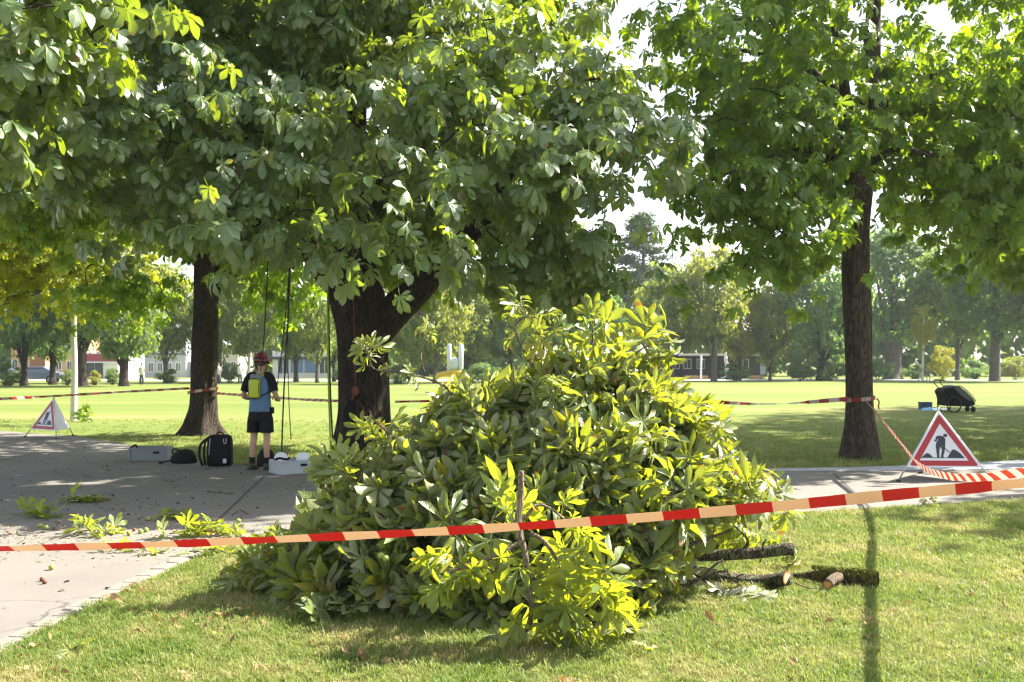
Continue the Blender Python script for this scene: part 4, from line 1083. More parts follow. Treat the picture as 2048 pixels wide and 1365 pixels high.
# abstract play sculpture: grey pillars, rounded grey slab, yellow arch and zigzag
g = G(905, 788); s = g.y / F
t = thing('play_sculpture', 'abstract yellow and pale grey sculpture on the lawn right of the forked trunk', 'sculpture', g)
for x, h0, h1 in ((-6.5, 34, 100), (17, 20, 100)):
    MB().tube([(x * s, 0, h0 * s), (x * s, 0, (h1 - 3) * s), (x * s, 0, h1 * s)], [4.6 * s, 4.6 * s, 2.2 * s], 12).build('pillar', M['grey_paint'], t, True)
mb = MB(); mb.ball((3 * s, .05, 60 * s), 11 * s, 14, 9, sc=(1, .5, 1.25)); mb.build('rounded_slab', M['grey_paint'], t, True)
q = smooth_path([(-32, 0, 30, 4), (-27, 0, 37, 5), (-12, 0, 40, 5.5), (6, 0, 42, 6), (22, 0, 38, 5.5), (34, 0, 28, 4)], 4)
MB().tube([(v[0] * s, -.1, v[2] * s) for v in q], [v[3] * s for v in q], 10).build('arch', M['yellow_paint'], t, True)
MB().tube([(2 * s, -.3, 38 * s), (-10 * s, -.4, 14 * s), (-18 * s, -.5, 22 * s), (-22 * s, -.6, 8 * s)], 3.4 * s, 8).build('zigzag', M['yellow_paint'], t, True)
MB().tube([(8 * s, -.1, 40 * s), (10 * s, -.1, 0)], 5 * s, 10).build('leg', M['yellow_paint'], t, True)
MB().box((0, 0, .08), (40 * s, 1.2, .16)).build('base', M['grey_paint'], t)

# parked cars, far left
def car(px, by, mat, label, rz):
    g = G(px, by); t = thing('parked_car', label, 'car', g, rz, 'cars parked at the far left')
    prof = [(-2.1, .35), (-2.1, .85), (-1.3, .95), (-.8, 1.42), (.75, 1.45), (1.45, .98), (2.05, .88), (2.12, .35)]
    mb = MB(); V = [(x, yy * (.86 if 1.2 < z else 1), z) for yy in (-.85, .85) for x, z in prof]; n = len(prof)
    mb.add(V, [tuple(range(n)), tuple(range(2 * n - 1, n - 1, -1))] + [(i, n + i, n + (i + 1) % n, (i + 1) % n) for i in range(n)])
    mb.build('body', mat, t, bevel=.05)
    for sy in (-1, 1):
        mb = MB(); y = sy * .80
        mb.add([(-1.15, y * 1.045, .98), (-.75, y * .945, 1.36), (.68, y * .945, 1.38), (1.25, y * 1.045, .99)], [(0, 1, 2, 3)]); mb.build('window', M['glass'], t)
        for x in (-1.3, 1.3):
            wv = MB(); wv.tube([(x, sy * .72, .32), (x, sy * .9, .32)], .32, 16); o = wv.build('wheel', M['rubber'], t)
            rv = MB(); rv.tube([(x, sy * .88, .32), (x, sy * .915, .32)], .19, 12); rv.build('rim', M['steel'], o)
    for y in (-.6, .6): MB().box((2.09, y, .72), (.08, .3, .14)).build('headlight', M['white'], t)
car(74, 766.5, M['car_blue'], 'grey blue car parked between the dark trees at the left', 0.15)
car(-6, 767, M['car_dark'], 'dark car cut off by the left edge', 0.1)

# ================================================================== PERSON
def skin_mesh(name, verts, edges, mats, levels=1, root=0):
    me = bpy.data.meshes.new(name); me.from_pydata([v[:3] for v in verts], edges, [])
    o = bpy.data.objects.new(name, me); COL.objects.link(o)
    md = o.modifiers.new('skin', 'SKIN'); md.use_smooth_shade = True; md.branch_smoothing = 0.6
    for i, sv in enumerate(me.skin_vertices[0].data):
        rr = verts[i][3]; sv.radius = rr if isinstance(rr, tuple) else (rr, rr); sv.use_root = (i == root)
    sb = o.modifiers.new('sub', 'SUBSURF'); sb.levels = levels; sb.render_levels = levels
    dg = bpy.context.evaluated_depsgraph_get(); ev = o.evaluated_get(dg)
    out = bpy.data.meshes.new_from_object(ev); out.name = name
    bpy.data.objects.remove(o); bpy.data.meshes.remove(me)
    out.materials.clear()
    for m in mats: out.materials.append(m)
    out.polygons.foreach_set('use_smooth', [True] * len(out.polygons))
    return out
def ell(c, rx, ry, n=18, tilt=0.0, sq=1.0):
    c = Vector(c); o = []
    for j in range(n):
        a = 2 * PI * j / n; ca, sa = math.cos(a), math.sin(a)
        o.append(c + Vector((rx * math.copysign(abs(ca) ** sq, ca), ry * math.copysign(abs(sa) ** sq, sa), tilt * sa)))
    return o
PB = Vector((-3.83, 15.15, 0.006))
pr = thing('person', 'person seen from behind in red helmet, blue shirt, black shorts and yellow back pouch', 'person', PB, -0.22)
V = [(0, 0, .90, (.13, .10)), (0, -.01, 1.08, (.125, .09)), (0, -.02, 1.27, (.145, .10)), (0, -.01, 1.41, (.10, .075)), (0, .02, 1.475, .052), (0, .045, 1.53, .056), (0, .06, 1.60, (.078, .085)), (0, .062, 1.67, (.08, .09)), (0, .055, 1.725, .055),
     (.09, 0, .86, .085), (.105, .015, .50, .057), (.112, -.02, .36, .058), (.118, -.02, .12, .036), (.12, -.01, .06, .036), (.145, .13, .035, .032),
     (-.09, 0, .86, .085), (-.105, .005, .50, .057), (-.112, -.03, .36, .058), (-.118, -.03, .12, .036), (-.12, -.02, .06, .036), (-.145, .12, .035, .032),
     (.165, -.015, 1.385, .058), (.245, -.03, 1.20, .046), (.275, -.02, 1.10, .042), (.255, .10, 1.06, .036), (.20, .22, 1.055, .026), (.165, .275, 1.06, (.034, .016)),
     (-.165, -.015, 1.385, .058), (-.245, -.03, 1.20, .046), (-.275, -.01, 1.10, .042), (-.235, .12, 1.08, .036), (-.15, .235, 1.08, .026), (-.10, .285, 1.085, (.034, .016))]
E = [(0, 1), (1, 2), (2, 3), (3, 4), (4, 5), (5, 6), (6, 7), (7, 8), (0, 9), (9, 10), (10, 11), (11, 12), (12, 13), (13, 14), (0, 15), (15, 16), (16, 17), (17, 18), (18, 19), (19, 20),
     (3, 21), (21, 22), (22, 23), (23, 24), (24, 25), (25, 26), (3, 27), (27, 28), (28, 29), (29, 30), (30, 31), (31, 32)]
# five fingers on each hand, curled round the rope in front of the belly
for hi, sx in ((26, 1), (32, -1)):
    hx, hy, hz = V[hi][:3]
    for f, (dz, ln) in enumerate(((.024, .9), (.008, 1.0), (-.008, .95), (-.024, .75))):
        k = len(V)
        V += [(hx - sx * .030, hy + .030, hz + dz, .0105), (hx - sx * .062 * ln, hy + .030, hz + dz, .0095), (hx - sx * .070 * ln, hy + .002, hz + dz, .0085)]
        E += [(hi, k), (k, k + 1), (k + 1, k + 2)]
    k = len(V)
    V += [(hx + sx * .012, hy - .012, hz + .030, .012), (hx - sx * .02, hy - .006, hz + .048, .0105)]
    E += [(hi - 1, k), (k, k + 1)]
link('body', skin_mesh('body', V, E, [M['skin']], 1), pr)
# face: nose, eyes, mouth, ears on the hidden front
mb = MB(); mb.ball((0, .152, 1.625), .016, 8, 6, sc=(.8, 1.3, 1.5)); mb.ball((.088, .055, 1.62), .02, 8, 6, sc=(.5, 1, 1.6)); mb.ball((-.088, .055, 1.62), .02, 8, 6, sc=(.5, 1, 1.6)); mb.build('face', M['skin'], pr, True)
mb = MB(); mb.ball((.032, .135, 1.648), .012, 8, 6); mb.ball((-.032, .135, 1.648), .012, 8, 6); mb.build('eyes', M['white'], pr, True)
MB().box((0, .143, 1.575), (.045, .012, .01)).build('mouth', M['maroon'], pr)
mb = MB(); mb.rings([ell((0, .03 + .004, z), .083 * q, .082 * q, 16) for z, q in ((1.575, .55), (1.60, .98), (1.64, 1.03))]); mb.build('hair', M['hair'], pr, True)
# helmet with rim, vents, and chin strap
mb = MB(); mb.rings([ell((0, .05, 1.628 + z), .112 * q, .128 * q, 22, -.012) for z, q in ((0, 1.0), (.012, 1.03), (.05, 1.02), (.09, .92), (.125, .70), (.145, .42), (.152, .12))]); hm = mb.build('helmet', M['helmet'], pr, True)
mb = MB(); mb.rings([ell((0, .052, 1.616 + z), .116 * q, .133 * q, 22, -.014) for z, q in ((0, .96), (.0, 1.03), (.014, 1.04), (.02, .97))], False); mb.build('rim', M['black_cloth'], hm, True)
mb = MB()
for i in range(4):
    a = -2.2 + i * .42; mb.box((.113 * math.cos(a) * .97, .05 + .128 * math.sin(a) * .97, 1.69), (.012, .03, .045), a)
mb.build('vent', M['black_cloth'], hm)
mb = MB(); mb.tube(smooth_path([(.10, .05, 1.62), (.085, .03, 1.56), (.05, .07, 1.515), (0, .11, 1.505), (-.05, .07, 1.515), (-.085, .03, 1.56), (-.10, .05, 1.62)], 3), .007, 6); mb.build('chin_strap', M['black_cloth'], pr, True)
# shirt: blue body, black raglan sleeves
mb = MB(); mb.rings([ell((0, y, z), rx, ry, 20, 0, .85) for z, rx, ry, y in ((.885, .178, .135, 0), (.96, .168, .128, 0), (1.08, .160, .118, -.01), (1.20, .172, .12, -.015), (1.31, .182, .122, -.018), (1.385, .168, .108, -.015), (1.425, .125, .085, -.008), (1.455, .075, .066, .006))], False); mb.build('shirt', M['shirt'], pr, True)
for sx in (-1, 1):
    mb = MB(); q = smooth_path([(sx * .075, .0, 1.452, .045), (sx * .13, -.012, 1.415, .074), (sx * .18, -.018, 1.36, .076), (sx * .222, -.028, 1.27, .068), (sx * .246, -.032, 1.19, .063)], 3)
    mb.tube([v[:3] for v in q], [v[3] for v in q], 14, False); mb.build('sleeve', M['black_cloth'], pr, True)
# shorts
mb = MB(); mb.rings([ell((0, y, z), rx, ry, 20) for z, rx, ry, y in ((.93, .166, .122, 0), (.86, .182, .138, 0), (.78, .192, .142, 0), (.74, .194, .140, 0))], False)
for sx in (-1, 1):
    mb.rings([ell((sx * x, 0, z), rx, ry, 16) for z, x, rx, ry in ((.80, .09, .10, .13), (.72, .098, .105, .128), (.62, .105, .103, .118), (.565, .108, .104, .116))], False)
mb.build('shorts', M['black_cloth'], pr, True)
# socks and shoes
for sx in (-1, 1):
    yo = -.02 if sx > 0 else -.03
    mb = MB(); mb.tube([(sx * .118, yo, .19), (sx * .119, yo, .09)], .046, 12); mb.build('sock', M['black_cloth'], pr, True)
    mb = MB(); mb.rings([ell((sx * (.125 + .02 * (y / .12)), yo + y, z), w_, h_, 12) for y, z, w_, h_ in ((-.055, .06, .034, .03),)], False)
    mb = MB(); rs = []
    for y, w_, h_ in ((-.075, .030, .060), (-.05, .043, .105), (.0, .045, .105), (.05, .047, .078), (.11, .050, .060), (.16, .044, .045), (.185, .022, .03)):
        rs.append([Vector((sx * (.122 + .12 * max(0, y) * 1.0) + w_ * math.cos(a), yo + y, .004 + h_ * .5 + h_ * .5 * math.sin(a))) for a in [2 * PI * j / 12 for j in range(12)]])
    mb.rings(rs); sh = mb.build('shoe', M['shoe'], pr, True)
    MB().box((sx * .13, yo + .05, .011), (.088, .25, .022)).build('sole', M['rubber'], sh, bevel=.006)
# hydration pouch with black piping and straps
mb = MB(); mb.box((-.015, -.165, 1.235), (.165, .07, .285)); pk = mb.build('pouch', M['neon'], pr, True, .028)
mb = MB(); q = []
for x, z in ((-.085, 1.09), (-.092, 1.24), (-.085, 1.375), (-.015, 1.387), (.055, 1.375), (.062, 1.24), (.055, 1.09), (-.015, 1.085), (-.085, 1.09)): q.append((x, -.185, z))
mb.tube(q, .007, 6); mb.build('piping', M['black_cloth'], pk, True)
mb = MB(); mb.box((-.015, -.128, 1.40), (.17, .03, .09)); mb.build('yoke', M['grey_cloth'], pr, True, .012)
for sx in (-1, 1):
    mb = MB(); mb.tube([(-.015 + sx * .07, -.13, 1.40), (sx * .085, -.07, 1.445), (sx * .09, .03, 1.44), (sx * .09, .105, 1.36)], .014, 6); mb.build('strap', M['neon'], pr, True)
    mb = MB(); mb.tube([(-.015 + sx * .08, -.15, 1.12), (sx * .155, -.09, 1.16), (sx * .185, .0, 1.20), (sx * .16, .09, 1.22)], .009, 6); mb.build('side_strap', M['black_cloth'], pr, True)
mb = MB(); mb.box((.175, .02, .90), (.05, .10, .10)); mb.build('belt_bag', M['black_cloth'], pr, bevel=.012)

# tiny people across the lawn
def far_person(px, by, mat, label):
    g = G(px, by); t = thing('person', label, 'person', g)
    me = skin_mesh('body', [(0, 0, .85, (.14, .1)), (0, 0, 1.2, (.16, .11)), (0, 0, 1.42, .07), (0, 0, 1.56, .08), (0, 0, 1.66, .08), (.09, 0, .8, .08), (.1, .02, .45, .06), (.1, 0, .05, .045), (.1, .14, .04, .04), (-.09, 0, .8, .08), (-.1, .02, .45, .06), (-.1, 0, .05, .045), (-.1, .14, .04, .04), (.19, 0, 1.37, .06), (.24, 0, 1.1, .045), (.2, .15, .95, .035), (-.19, 0, 1.37, .06), (-.24, 0, 1.1, .045), (-.2, .15, .95, .035)],
                   [(0, 1), (1, 2), (2, 3), (3, 4), (0, 5), (5, 6), (6, 7), (7, 8), (0, 9), (9, 10), (10, 11), (11, 12), (1, 13), (13, 14), (14, 15), (1, 16), (16, 17), (17, 18)], [M['skin']], 1)
    link('body', me, t)
    mb = MB(); mb.rings([ell((0, 0, z), rx, ry, 12) for z, rx, ry in ((.8, .18, .14), (1.1, .18, .14), (1.38, .2, .13), (1.46, .1, .08))]); mb.build('shirt', mat, t, True)
    mb = MB()
    for q in (-1, 1): mb.tube([(q * .085, 0, .88), (q * .1, .015, .48), (q * .1, 0, .10)], [.105, .085, .075], 10)
    mb.build('trousers', M['navy'], t, True)
    mb = MB(); mb.ball((0, -.01, 1.69), .1, 10, 7, sc=(1, 1, .8)); mb.build('hair', M['hair'], t, True)
far_person(480, 769, M['white'], 'tiny person in white across the lawn left of the climber')
far_person(437, 770, M['lavender'], 'tiny person in pale clothes beside the dark chestnut trunk')
far_person(283, 771, M['plaster_white'], 'tiny person in pale clothes near the flared park tree')

# ================================================================== SIGNS
def tri_map(A, B, C):
    """zoom coordinates of the panel (apex, left, right corners) to 3-D"""
    a, b, c = np.array((580., 495.)), np.array((215., 1078.)), np.array((965., 1078.))
    Mx = np.linalg.inv(np.array([[b[0] - a[0], c[0] - a[0]], [b[1] - a[1], c[1] - a[1]]]))
    A, B, C = np.array(A), np.array(B), np.array(C); n = np.cross(B - A, C - A); n /= np.linalg.norm(n)
    if n[1] > 0: n = -n
    def f(p, off=0.0):
        u, v = Mx @ (np.array(p, dtype=float) - a); return tuple(A + u * (B - A) + v * (C - A) + n * off)
    return f
PICTO = {
 'digger': [[(552, 742), (605, 748), (628, 780), (622, 830), (612, 870), (588, 864), (575, 872), (515, 870), (522, 830), (545, 790)],
            [(556, 740), (526, 756), (512, 806), (526, 814), (544, 772), (560, 762)], [(500, 790), (530, 806), (526, 814), (498, 796)],
            [(515, 866), (562, 866), (550, 920), (545, 972), (553, 992), (522, 993), (520, 940)],
            [(562, 864), (614, 872), (606, 930), (590, 965), (594, 991), (566, 992), (562, 975), (576, 922), (580, 896)],
            [(606, 780), (625, 800), (618, 870), (604, 888), (596, 870)], [(612, 878), (666, 930), (662, 937), (606, 888)],
            [(628 + 22 * math.cos(a), 740 + 19 * math.sin(a)) for a in [2 * PI * i / 14 for i in range(14)]]],
 'heaps': [[(628, 993), (660, 945), (688, 901), (715, 896), (748, 915), (778, 942), (822, 993)], [(345, 991), (398, 946), (425, 936), (452, 956), (484, 991)], [(480, 986), (640, 986), (640, 993), (480, 993)]]}
def triangle_sign(name, label, apex, feet, faces, plain_faces=()):
    """tripod warning sign: apex, three feet; faces are (left foot, right foot) pairs carrying the print"""
    base = Vector(((feet[0][0] + feet[1][0] + feet[2][0]) / 3, (feet[0][1] + feet[1][1] + feet[2][1]) / 3, 0))
    t = thing(name, label, 'road sign', base)
    A = Vector(apex) - base; FT_ = [Vector(f) - base for f in feet]
    for f in FT_:
        MB().tube([A + (A - f).normalized() * .02, f + Vector((0, 0, .012))], .011, 8).build('leg', M['tube'], t, True)
        MB().box(f + Vector((0, 0, .012)), (.05, .05, .022)).build('foot', M['rubber'], t)
    MB().tube([A - Vector((0, 0, .03)), A + Vector((0, 0, .05))], .016, 8).build('cap', M['tube'], t, True)
    lo = 0.20
    for (i, j, printed) in faces:
        a = A; b = A.lerp(FT_[i], 1 - lo); c = A.lerp(FT_[j], 1 - lo)
        n = (b - a).cross(c - a).normalized(); ctr = Vector((0, 0, a.z * .4))
        if n.dot((a + b + c) / 3 - ctr) < 0: n = -n
        th = n * 0.006
        mb = MB(); P = [a + th * 2, b + th * 2, c + th * 2, a + th, b + th, c + th]
        mb.add([p for p in P], [(0, 1, 2), (5, 4, 3), (0, 3, 4, 1), (1, 4, 5, 2), (2, 5, 3, 0)])
        pn = mb.build('panel', M['white'] if printed else M['lavender'], t)
        if not printed: continue
        e = 0.035
        ctrp = (a + b + c) / 3
        a2, b2, c2 = (ctrp + (q - ctrp) * (1 - e * 2.2) for q in (a, b, c))
        f = tri_map(a2 + th * 2, b2 + th * 2, c2 + th * 2)
        sgn = 1.0
        fm = f((580, 700), .0); probe = Vector(f((580, 700), .01)) - Vector(fm)
        if probe.dot(n) < 0: sgn = -1.0
        def poly(pts, off): return [f(p, off * sgn) for p in pts]
        def rounded(T3, r):
            out = []
            for k in range(3):
                p = Vector(T3[k]); u = (Vector(T3[k - 1]) - p).normalized(); v = (Vector(T3[(k + 1) % 3]) - p).normalized()
                s0, s1 = p + u * r, p + v * r
                for q in (0, .25, .5, .75, 1): out.append(tuple((s0.lerp(p, q * .0)).lerp(p, 0) * ((1 - q) ** 2) + p * (2 * q * (1 - q)) + s1 * q * q))
            return out
        outer = rounded([(580, 495), (215, 1078), (965, 1078)], 34); inner = rounded([(580, 607), (330, 1020), (860, 1020)], 8)
        mb = MB(); V = poly(outer, .002) + poly(inner, .002); k = len(outer)
        mb.add(V, [(q, (q + 1) % k, k + (q + 1) % k, k + q) for q in range(k)]); mb.build('red_border', M['red'], pn)
        for nm, polys in PICTO.items():
            mb = MB()
            for w_, pl in enumerate(polys): mb.add(poly(pl, .0025 + .0004 * w_), [tuple(range(len(pl)))])
            mb.build(nm, M['black_print'], pn)
    return t
triangle_sign('roadworks_sign', 'big red bordered triangle sign of a digging worker, on the path at the right', (5.93, 13.85, 0.955),
              [(5.27, 13.58, 0.006), (6.52, 13.50, 0.006), (6.0, 14.62, 0.006)], [(0, 1, True), (1, 2, True), (2, 0, True)])
triangle_sign('roadworks_sign', 'small far roadworks triangle sign standing at the left end of the path', (-10.08, 21.9, 0.86),
              [(-10.76, 22.0, 0.006), (-9.77, 21.35, 0.006), (-9.85, 22.35, 0.006)], [(0, 1, True), (1, 2, False), (2, 0, True)])

# ================================================================== CRATES, BAGS
def crate(name, label, loc, rz, sx, sy, h, mat):
    t = thing(name, label, 'crate', loc, rz); w_ = .012
    mb = MB(); mb.box((0, 0, .008), (sx - .02, sy - .02, .016)); mb.build('base', mat, t)
    for q in (-1, 1):
        MB().box((0, q * (sy / 2 - .012), h / 2 + .004), (sx - .024, w_, h - .02)).build('side_panel', mat, t)
        MB().box((q * (sx / 2 - .012), 0, h / 2 + .004), (w_, sy - .03, h - .02)).build('end_panel', mat, t)
    for qx in (-1, 1):
        for qy in (-1, 1): MB().box((qx * (sx / 2 - .012), qy * (sy / 2 - .012), h / 2), (.034, .034, h)).build('corner_post', mat, t, bevel=.006)
    mb = MB()
    for q in (-1, 1):
        mb.box((0, q * (sy / 2 - .006), h - .018), (sx - .04, .026, .03)); mb.box((q * (sx / 2 - .006), 0, h - .018), (.026, sy - .04, .03))
    mb.build('rim', mat, t, bevel=.004)
    MB().box((sx * .22, -sy / 2 + .003, h * .62), (.10, .012, .035)).build('handle', M['black_cloth'], t)
    return t
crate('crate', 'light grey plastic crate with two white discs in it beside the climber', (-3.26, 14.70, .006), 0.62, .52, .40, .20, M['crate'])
for x, y, lab in ((-3.43, 14.78, 'white disc standing in the left half of the grey crate'), (-3.10, 14.78, 'white disc standing in the right half of the grey crate')):
    mb = MB(); mb.tube([(0, -.012, 0), (0, -.006, 0), (0, .006, 0), (0, .012, 0)], [.085, .10, .10, .085], 28)
    o = mb.build('disc', M['disc'], None, True, 0, (x, y, .205), (-.15, 0, .1)); tag(o, lab, 'disc', 'white discs standing in the crate')
mb = MB(); mb.tube(smooth_path([(-.12, 0, 0), (-.04, -.02, .03), (.05, 0, .01), (.10, .02, .03)], 3), .018, 7)
tag(mb.build('glove', M['black_cloth'], None, True, 0, (-3.36, 14.58, .205)), 'dark bundle lying on the front of the crate with discs', 'glove')
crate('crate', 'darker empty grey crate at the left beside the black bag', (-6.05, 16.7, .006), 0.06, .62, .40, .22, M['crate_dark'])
mb = MB(); mb.tube(smooth_path([(-.07, 0, .0), (-.03, .01, .03), (.02, 0, .05), (.045, 0, .01)], 3), .016, 7)
tag(mb.build('strap_buckle', M['black_cloth'], None, True, 0, (-6.28, 16.56, .215)), 'small black strap end lying on the rim of the darker crate', 'strap')
# slumped black bag
t = thing('bag', 'slumped black bag on the path between the crate and the backpack', 'bag', (-5.33, 16.15, .006))
mb = MB(); rs = []
for z, rx, ry, x in ((.0, .19, .13, .0), (.03, .215, .15, 0), (.10, .20, .145, .01), (.16, .165, .12, .02), (.205, .11, .09, .03), (.225, .04, .04, .04)):
    rs.append([Vector((x + rx * math.cos(a) * (1 + .07 * math.sin(3 * a + z * 30)), ry * math.sin(a) * (1 + .06 * math.cos(4 * a - z * 20)), z)) for a in [2 * PI * j / 20 for j in range(20)]])
mb.rings(rs); mb.build('body', M['black_cloth'], t, True)
mb = MB(); mb.tube(smooth_path([(-.17, -.06, .05), (-.26, -.10, .03), (-.36, -.10, .02), (-.30, -.16, .016)], 3), .014, 6); mb.build('strap', M['black_cloth'], t, True)
mb = MB(); mb.tube(smooth_path([(-.12, -.05, .12), (-.17, -.05, .19), (-.12, -.06, .235), (-.05, -.04, .20)], 3), .013, 6); mb.build('handle', M['black_cloth'], t, True)
# upright black backpack
t = thing('backpack', 'black upright backpack in front of the dark chestnut trunk', 'backpack', (-4.62, 15.75, .006), 0.06)
mb = MB(); rs = []
for z, rx, ry in ((.0, .17, .12), (.02, .19, .14), (.25, .195, .145), (.42, .185, .135), (.475, .165, .11), (.49, .12, .08)): rs.append(ell((0, 0, z), rx, ry, 24, 0, .5))
mb.rings(rs); mb.build('body', M['black_cloth'], t, True)
mb = MB(); mb.rings([ell((.02, -.14, z), .13 * q, .05 * q, 16, 0, .5) for z, q in ((.03, .8), (.05, 1), (.24, 1), (.27, .8))]); mb.build('pocket', M['black_cloth'], t, True)
mb = MB(); mb.tube(smooth_path([(-.15, -.10, .46), (-.20, -.12, .38), (-.22, -.12, .2), (-.20, -.12, .02)], 3), .02, 6); mb.build('strap', M['black_cloth'], t, True)
mb = MB(); mb.tube(smooth_path([(-.17, -.10, .44), (-.27, -.12, .34), (-.29, -.12, .16), (-.24, -.12, .01)], 3), .022, 6); mb.build('strap', M['black_cloth'], t, True)
mb = MB(); mb.tube(smooth_path([(-.12, -.135, .44), (-.13, -.142, .3), (-.14, -.142, .18)], 3), .006, 6); mb.build('zip', M['tube'], t, True)
mb = MB(); mb.tube(smooth_path([(.09, -.145, .44), (.09, -.152, .38), (.11, -.152, .355), (.13, -.152, .38), (.13, -.145, .44)], 3), .006, 6); mb.build('carabiner', M['tube'], t, True)
MB().box((.115, -.192, .09), (.05, .006, .07)).build('patch', M['grey_paint'], t)
mb = MB(); mb.tube(smooth_path([(-.05, 0, .485), (-.04, 0, .52), (.04, 0, .52), (.05, 0, .485)], 3), .01, 6); mb.build('handle', M['black_cloth'], t, True)
# dark sack between the climber's feet and the crate
t = thing('bag', 'small dark sack on the path behind the feet of the climber', 'bag', (-3.86, 15.62, .006))
mb = MB(); mb.rings([[Vector((rx * math.cos(a) * (1 + .06 * math.sin(3 * a)), rx * .8 * math.sin(a), z)) for a in [2 * PI * j / 14 for j in range(14)]] for z, rx in ((0, .13), (.03, .15), (.15, .14), (.24, .10), (.28, .05))]); mb.build('body', M['black_cloth'], t, True)
mb = MB(); mb.tube(smooth_path([(-.03, 0, .26), (-.03, 0, .32), (.03, 0, .32), (.03, 0, .26)], 3), .01, 6); mb.build('handle', M['black_cloth'], t, True)
# low dark green table half hidden behind the pile
t = thing('bench', 'dark green board on thin legs half hidden behind the pile', 'bench', (4.42, 24.6, 0), 0.05)
MB().box((0, 0, .62), (.95, .06, .12)).build('board', M['dark_green'], t, bevel=.01)
MB().box((0, -.25, .40), (.95, .36, .03)).build('seat', M['dark_green'], t, bevel=.008)
for x in (-.45, .45):
    MB().tube([(x, .02, .66), (x, .04, 0)], .014, 6).build('leg', M['dark_green'], t, True); MB().tube([(x, -.02, .40), (x, -.40, .40), (x, -.42, 0)], .014, 6).build('leg', M['dark_green'], t, True)

# ================================================================== STROLLER
g = G(1907, 824); t = thing('bike_trailer', 'black child trailer with mesh hood parked on the far lawn', 'stroller', g, 0.0); t.scale = (.92, 1, 1.06)
def prism(pts, y0, y1):
    n = len(pts); return [(x, y0, z) for x, z in pts] + [(x, y1, z) for x, z in pts], [tuple(range(n - 1, -1, -1)), tuple(range(n, 2 * n))] + [(i, (i + 1) % n, n + (i + 1) % n, n + i) for i in range(n)]
mb = MB(); V, Fc = prism([(-.42, .20), (.50, .18), (.64, .26), (.60, .36), (.38, .36), (.05, .55), (-.20, .80), (-.46, .76), (-.56, .66), (-.48, .50)], -.36, .36); mb.add(V, Fc); mb.build('body', M['black_cloth'], t, bevel=.03)
mb = MB(); V, Fc = prism([(-.18, .81), (.06, .82), (.30, .68), (.50, .50), (.62, .36), (.56, .34), (.38, .37), (.06, .56)], -.34, .34); mb.add(V, Fc); mb.build('mesh_hood', M['mesh_cloth'], t, bevel=.02)
for y in (-.35, .35):
    mb = MB(); mb.tube(smooth_path([(-.2, y, .82), (.08, y, .83), (.32, y, .69), (.52, y, .51), (.65, y, .34)], 3), .016, 6); mb.build('frame_rail', M['rubber'], t, True)
    mb = MB(); wr = [(-.16 + .25 * math.cos(a), y * 1.12, .25 + .25 * math.sin(a)) for a in [2 * PI * j / 22 for j in range(23)]]
    mb.tube(wr, .028, 6, False); w_ = mb.build('wheel', M['rubber'], t, True)
    mb = MB()
    for j in range(8): mb.tube([(-.16, y * 1.12, .25), (-.16 + .23 * math.cos(j * PI / 4), y * 1.12, .25 + .23 * math.sin(j * PI / 4))], .006, 4)
    mb.build('spokes', M['black_cloth'], w_)
    mb = MB(); mb.tube([(.62, y * .6 - .02, .09), (.62, y * .6 + .02, .09)], .09, 16); mb.build('front_wheel', M['rubber'], t, True)
    mb = MB(); mb.tube([(.62, y * .6, .09), (.58, y * .6, .24)], .016, 6); mb.build('fork', M['rubber'], t, True)
mb = MB(); mb.tube(smooth_path([(-.40, -.26, .74), (-.56, -.26, .88), (-.62, -.26, .98), (-.56, -.24, 1.02), (-.40, -.2, 1.02), (-.36, 0, 1.02), (-.40, .2, 1.02), (-.56, .24, 1.02), (-.62, .26, .98), (-.56, .26, .88), (-.40, .26, .74)], 3), .016, 6); mb.build('handlebar', M['rubber'], t, True)
mb = MB(); mb.ball((-.22, 0, .86), .10, 12, 8, sc=(1.1, 1.6, .6)); mb.ball((-.06, .05, .87), .08, 12, 8, sc=(1.2, 1.6, .6)); o = mb.build('cloth_bundle', M['grey_cloth'], None, True, 0, g); tag(o, 'grey cloth bundle lying on top of the child trailer', 'cloth')
g2 = G(1855, 821)
t = thing('box', 'navy cool box beside the child trailer', 'box', g2 + Vector((0, .2, 0)))
MB().box((0, 0, .13), (.40, .26, .22)).build('body', M['navy'], t, bevel=.02); MB().box((0, 0, .26), (.42, .28, .05)).build('lid', M['navy'], t, bevel=.015)
def cloth(name, label, loc, sx, sy, h, mat, seed):
    r = random.Random(seed); n = 12; V = []; Fc = []
    for i in range(n):
        for j in range(n):
            u, v = i / (n - 1) - .5, j / (n - 1) - .5
            e = max(0, 1 - (2 * math.hypot(u, v)) ** 2)
            V.append((u * sx * (1 + .1 * math.sin(7 * v)), v * sy * (1 + .1 * math.sin(6 * u)), .005 + h * e * (0.6 + .4 * math.sin(9 * u + seed) * math.cos(8 * v + 2 * seed)) + r.uniform(0, .01)))
    for i in range(n - 1):
        for j in range(n - 1): Fc.append((i * n + j, (i + 1) * n + j, (i + 1) * n + j + 1, i * n + j + 1))
    mb = MB(); mb.add(V, Fc); o = mb.build(name, mat, None, True, 0, loc); tag(o, label, 'blanket')
cloth('blanket', 'crumpled light blue blanket in front of the navy box', g2 + Vector((-.02, -.12, 0)), .55, .35, .14, M['sky_blue'], 1)
cloth('blanket', 'white crumpled cloth between the navy box and the trailer', g2 + Vector((.45, .0, 0)), .55, .35, .12, M['white'], 2)

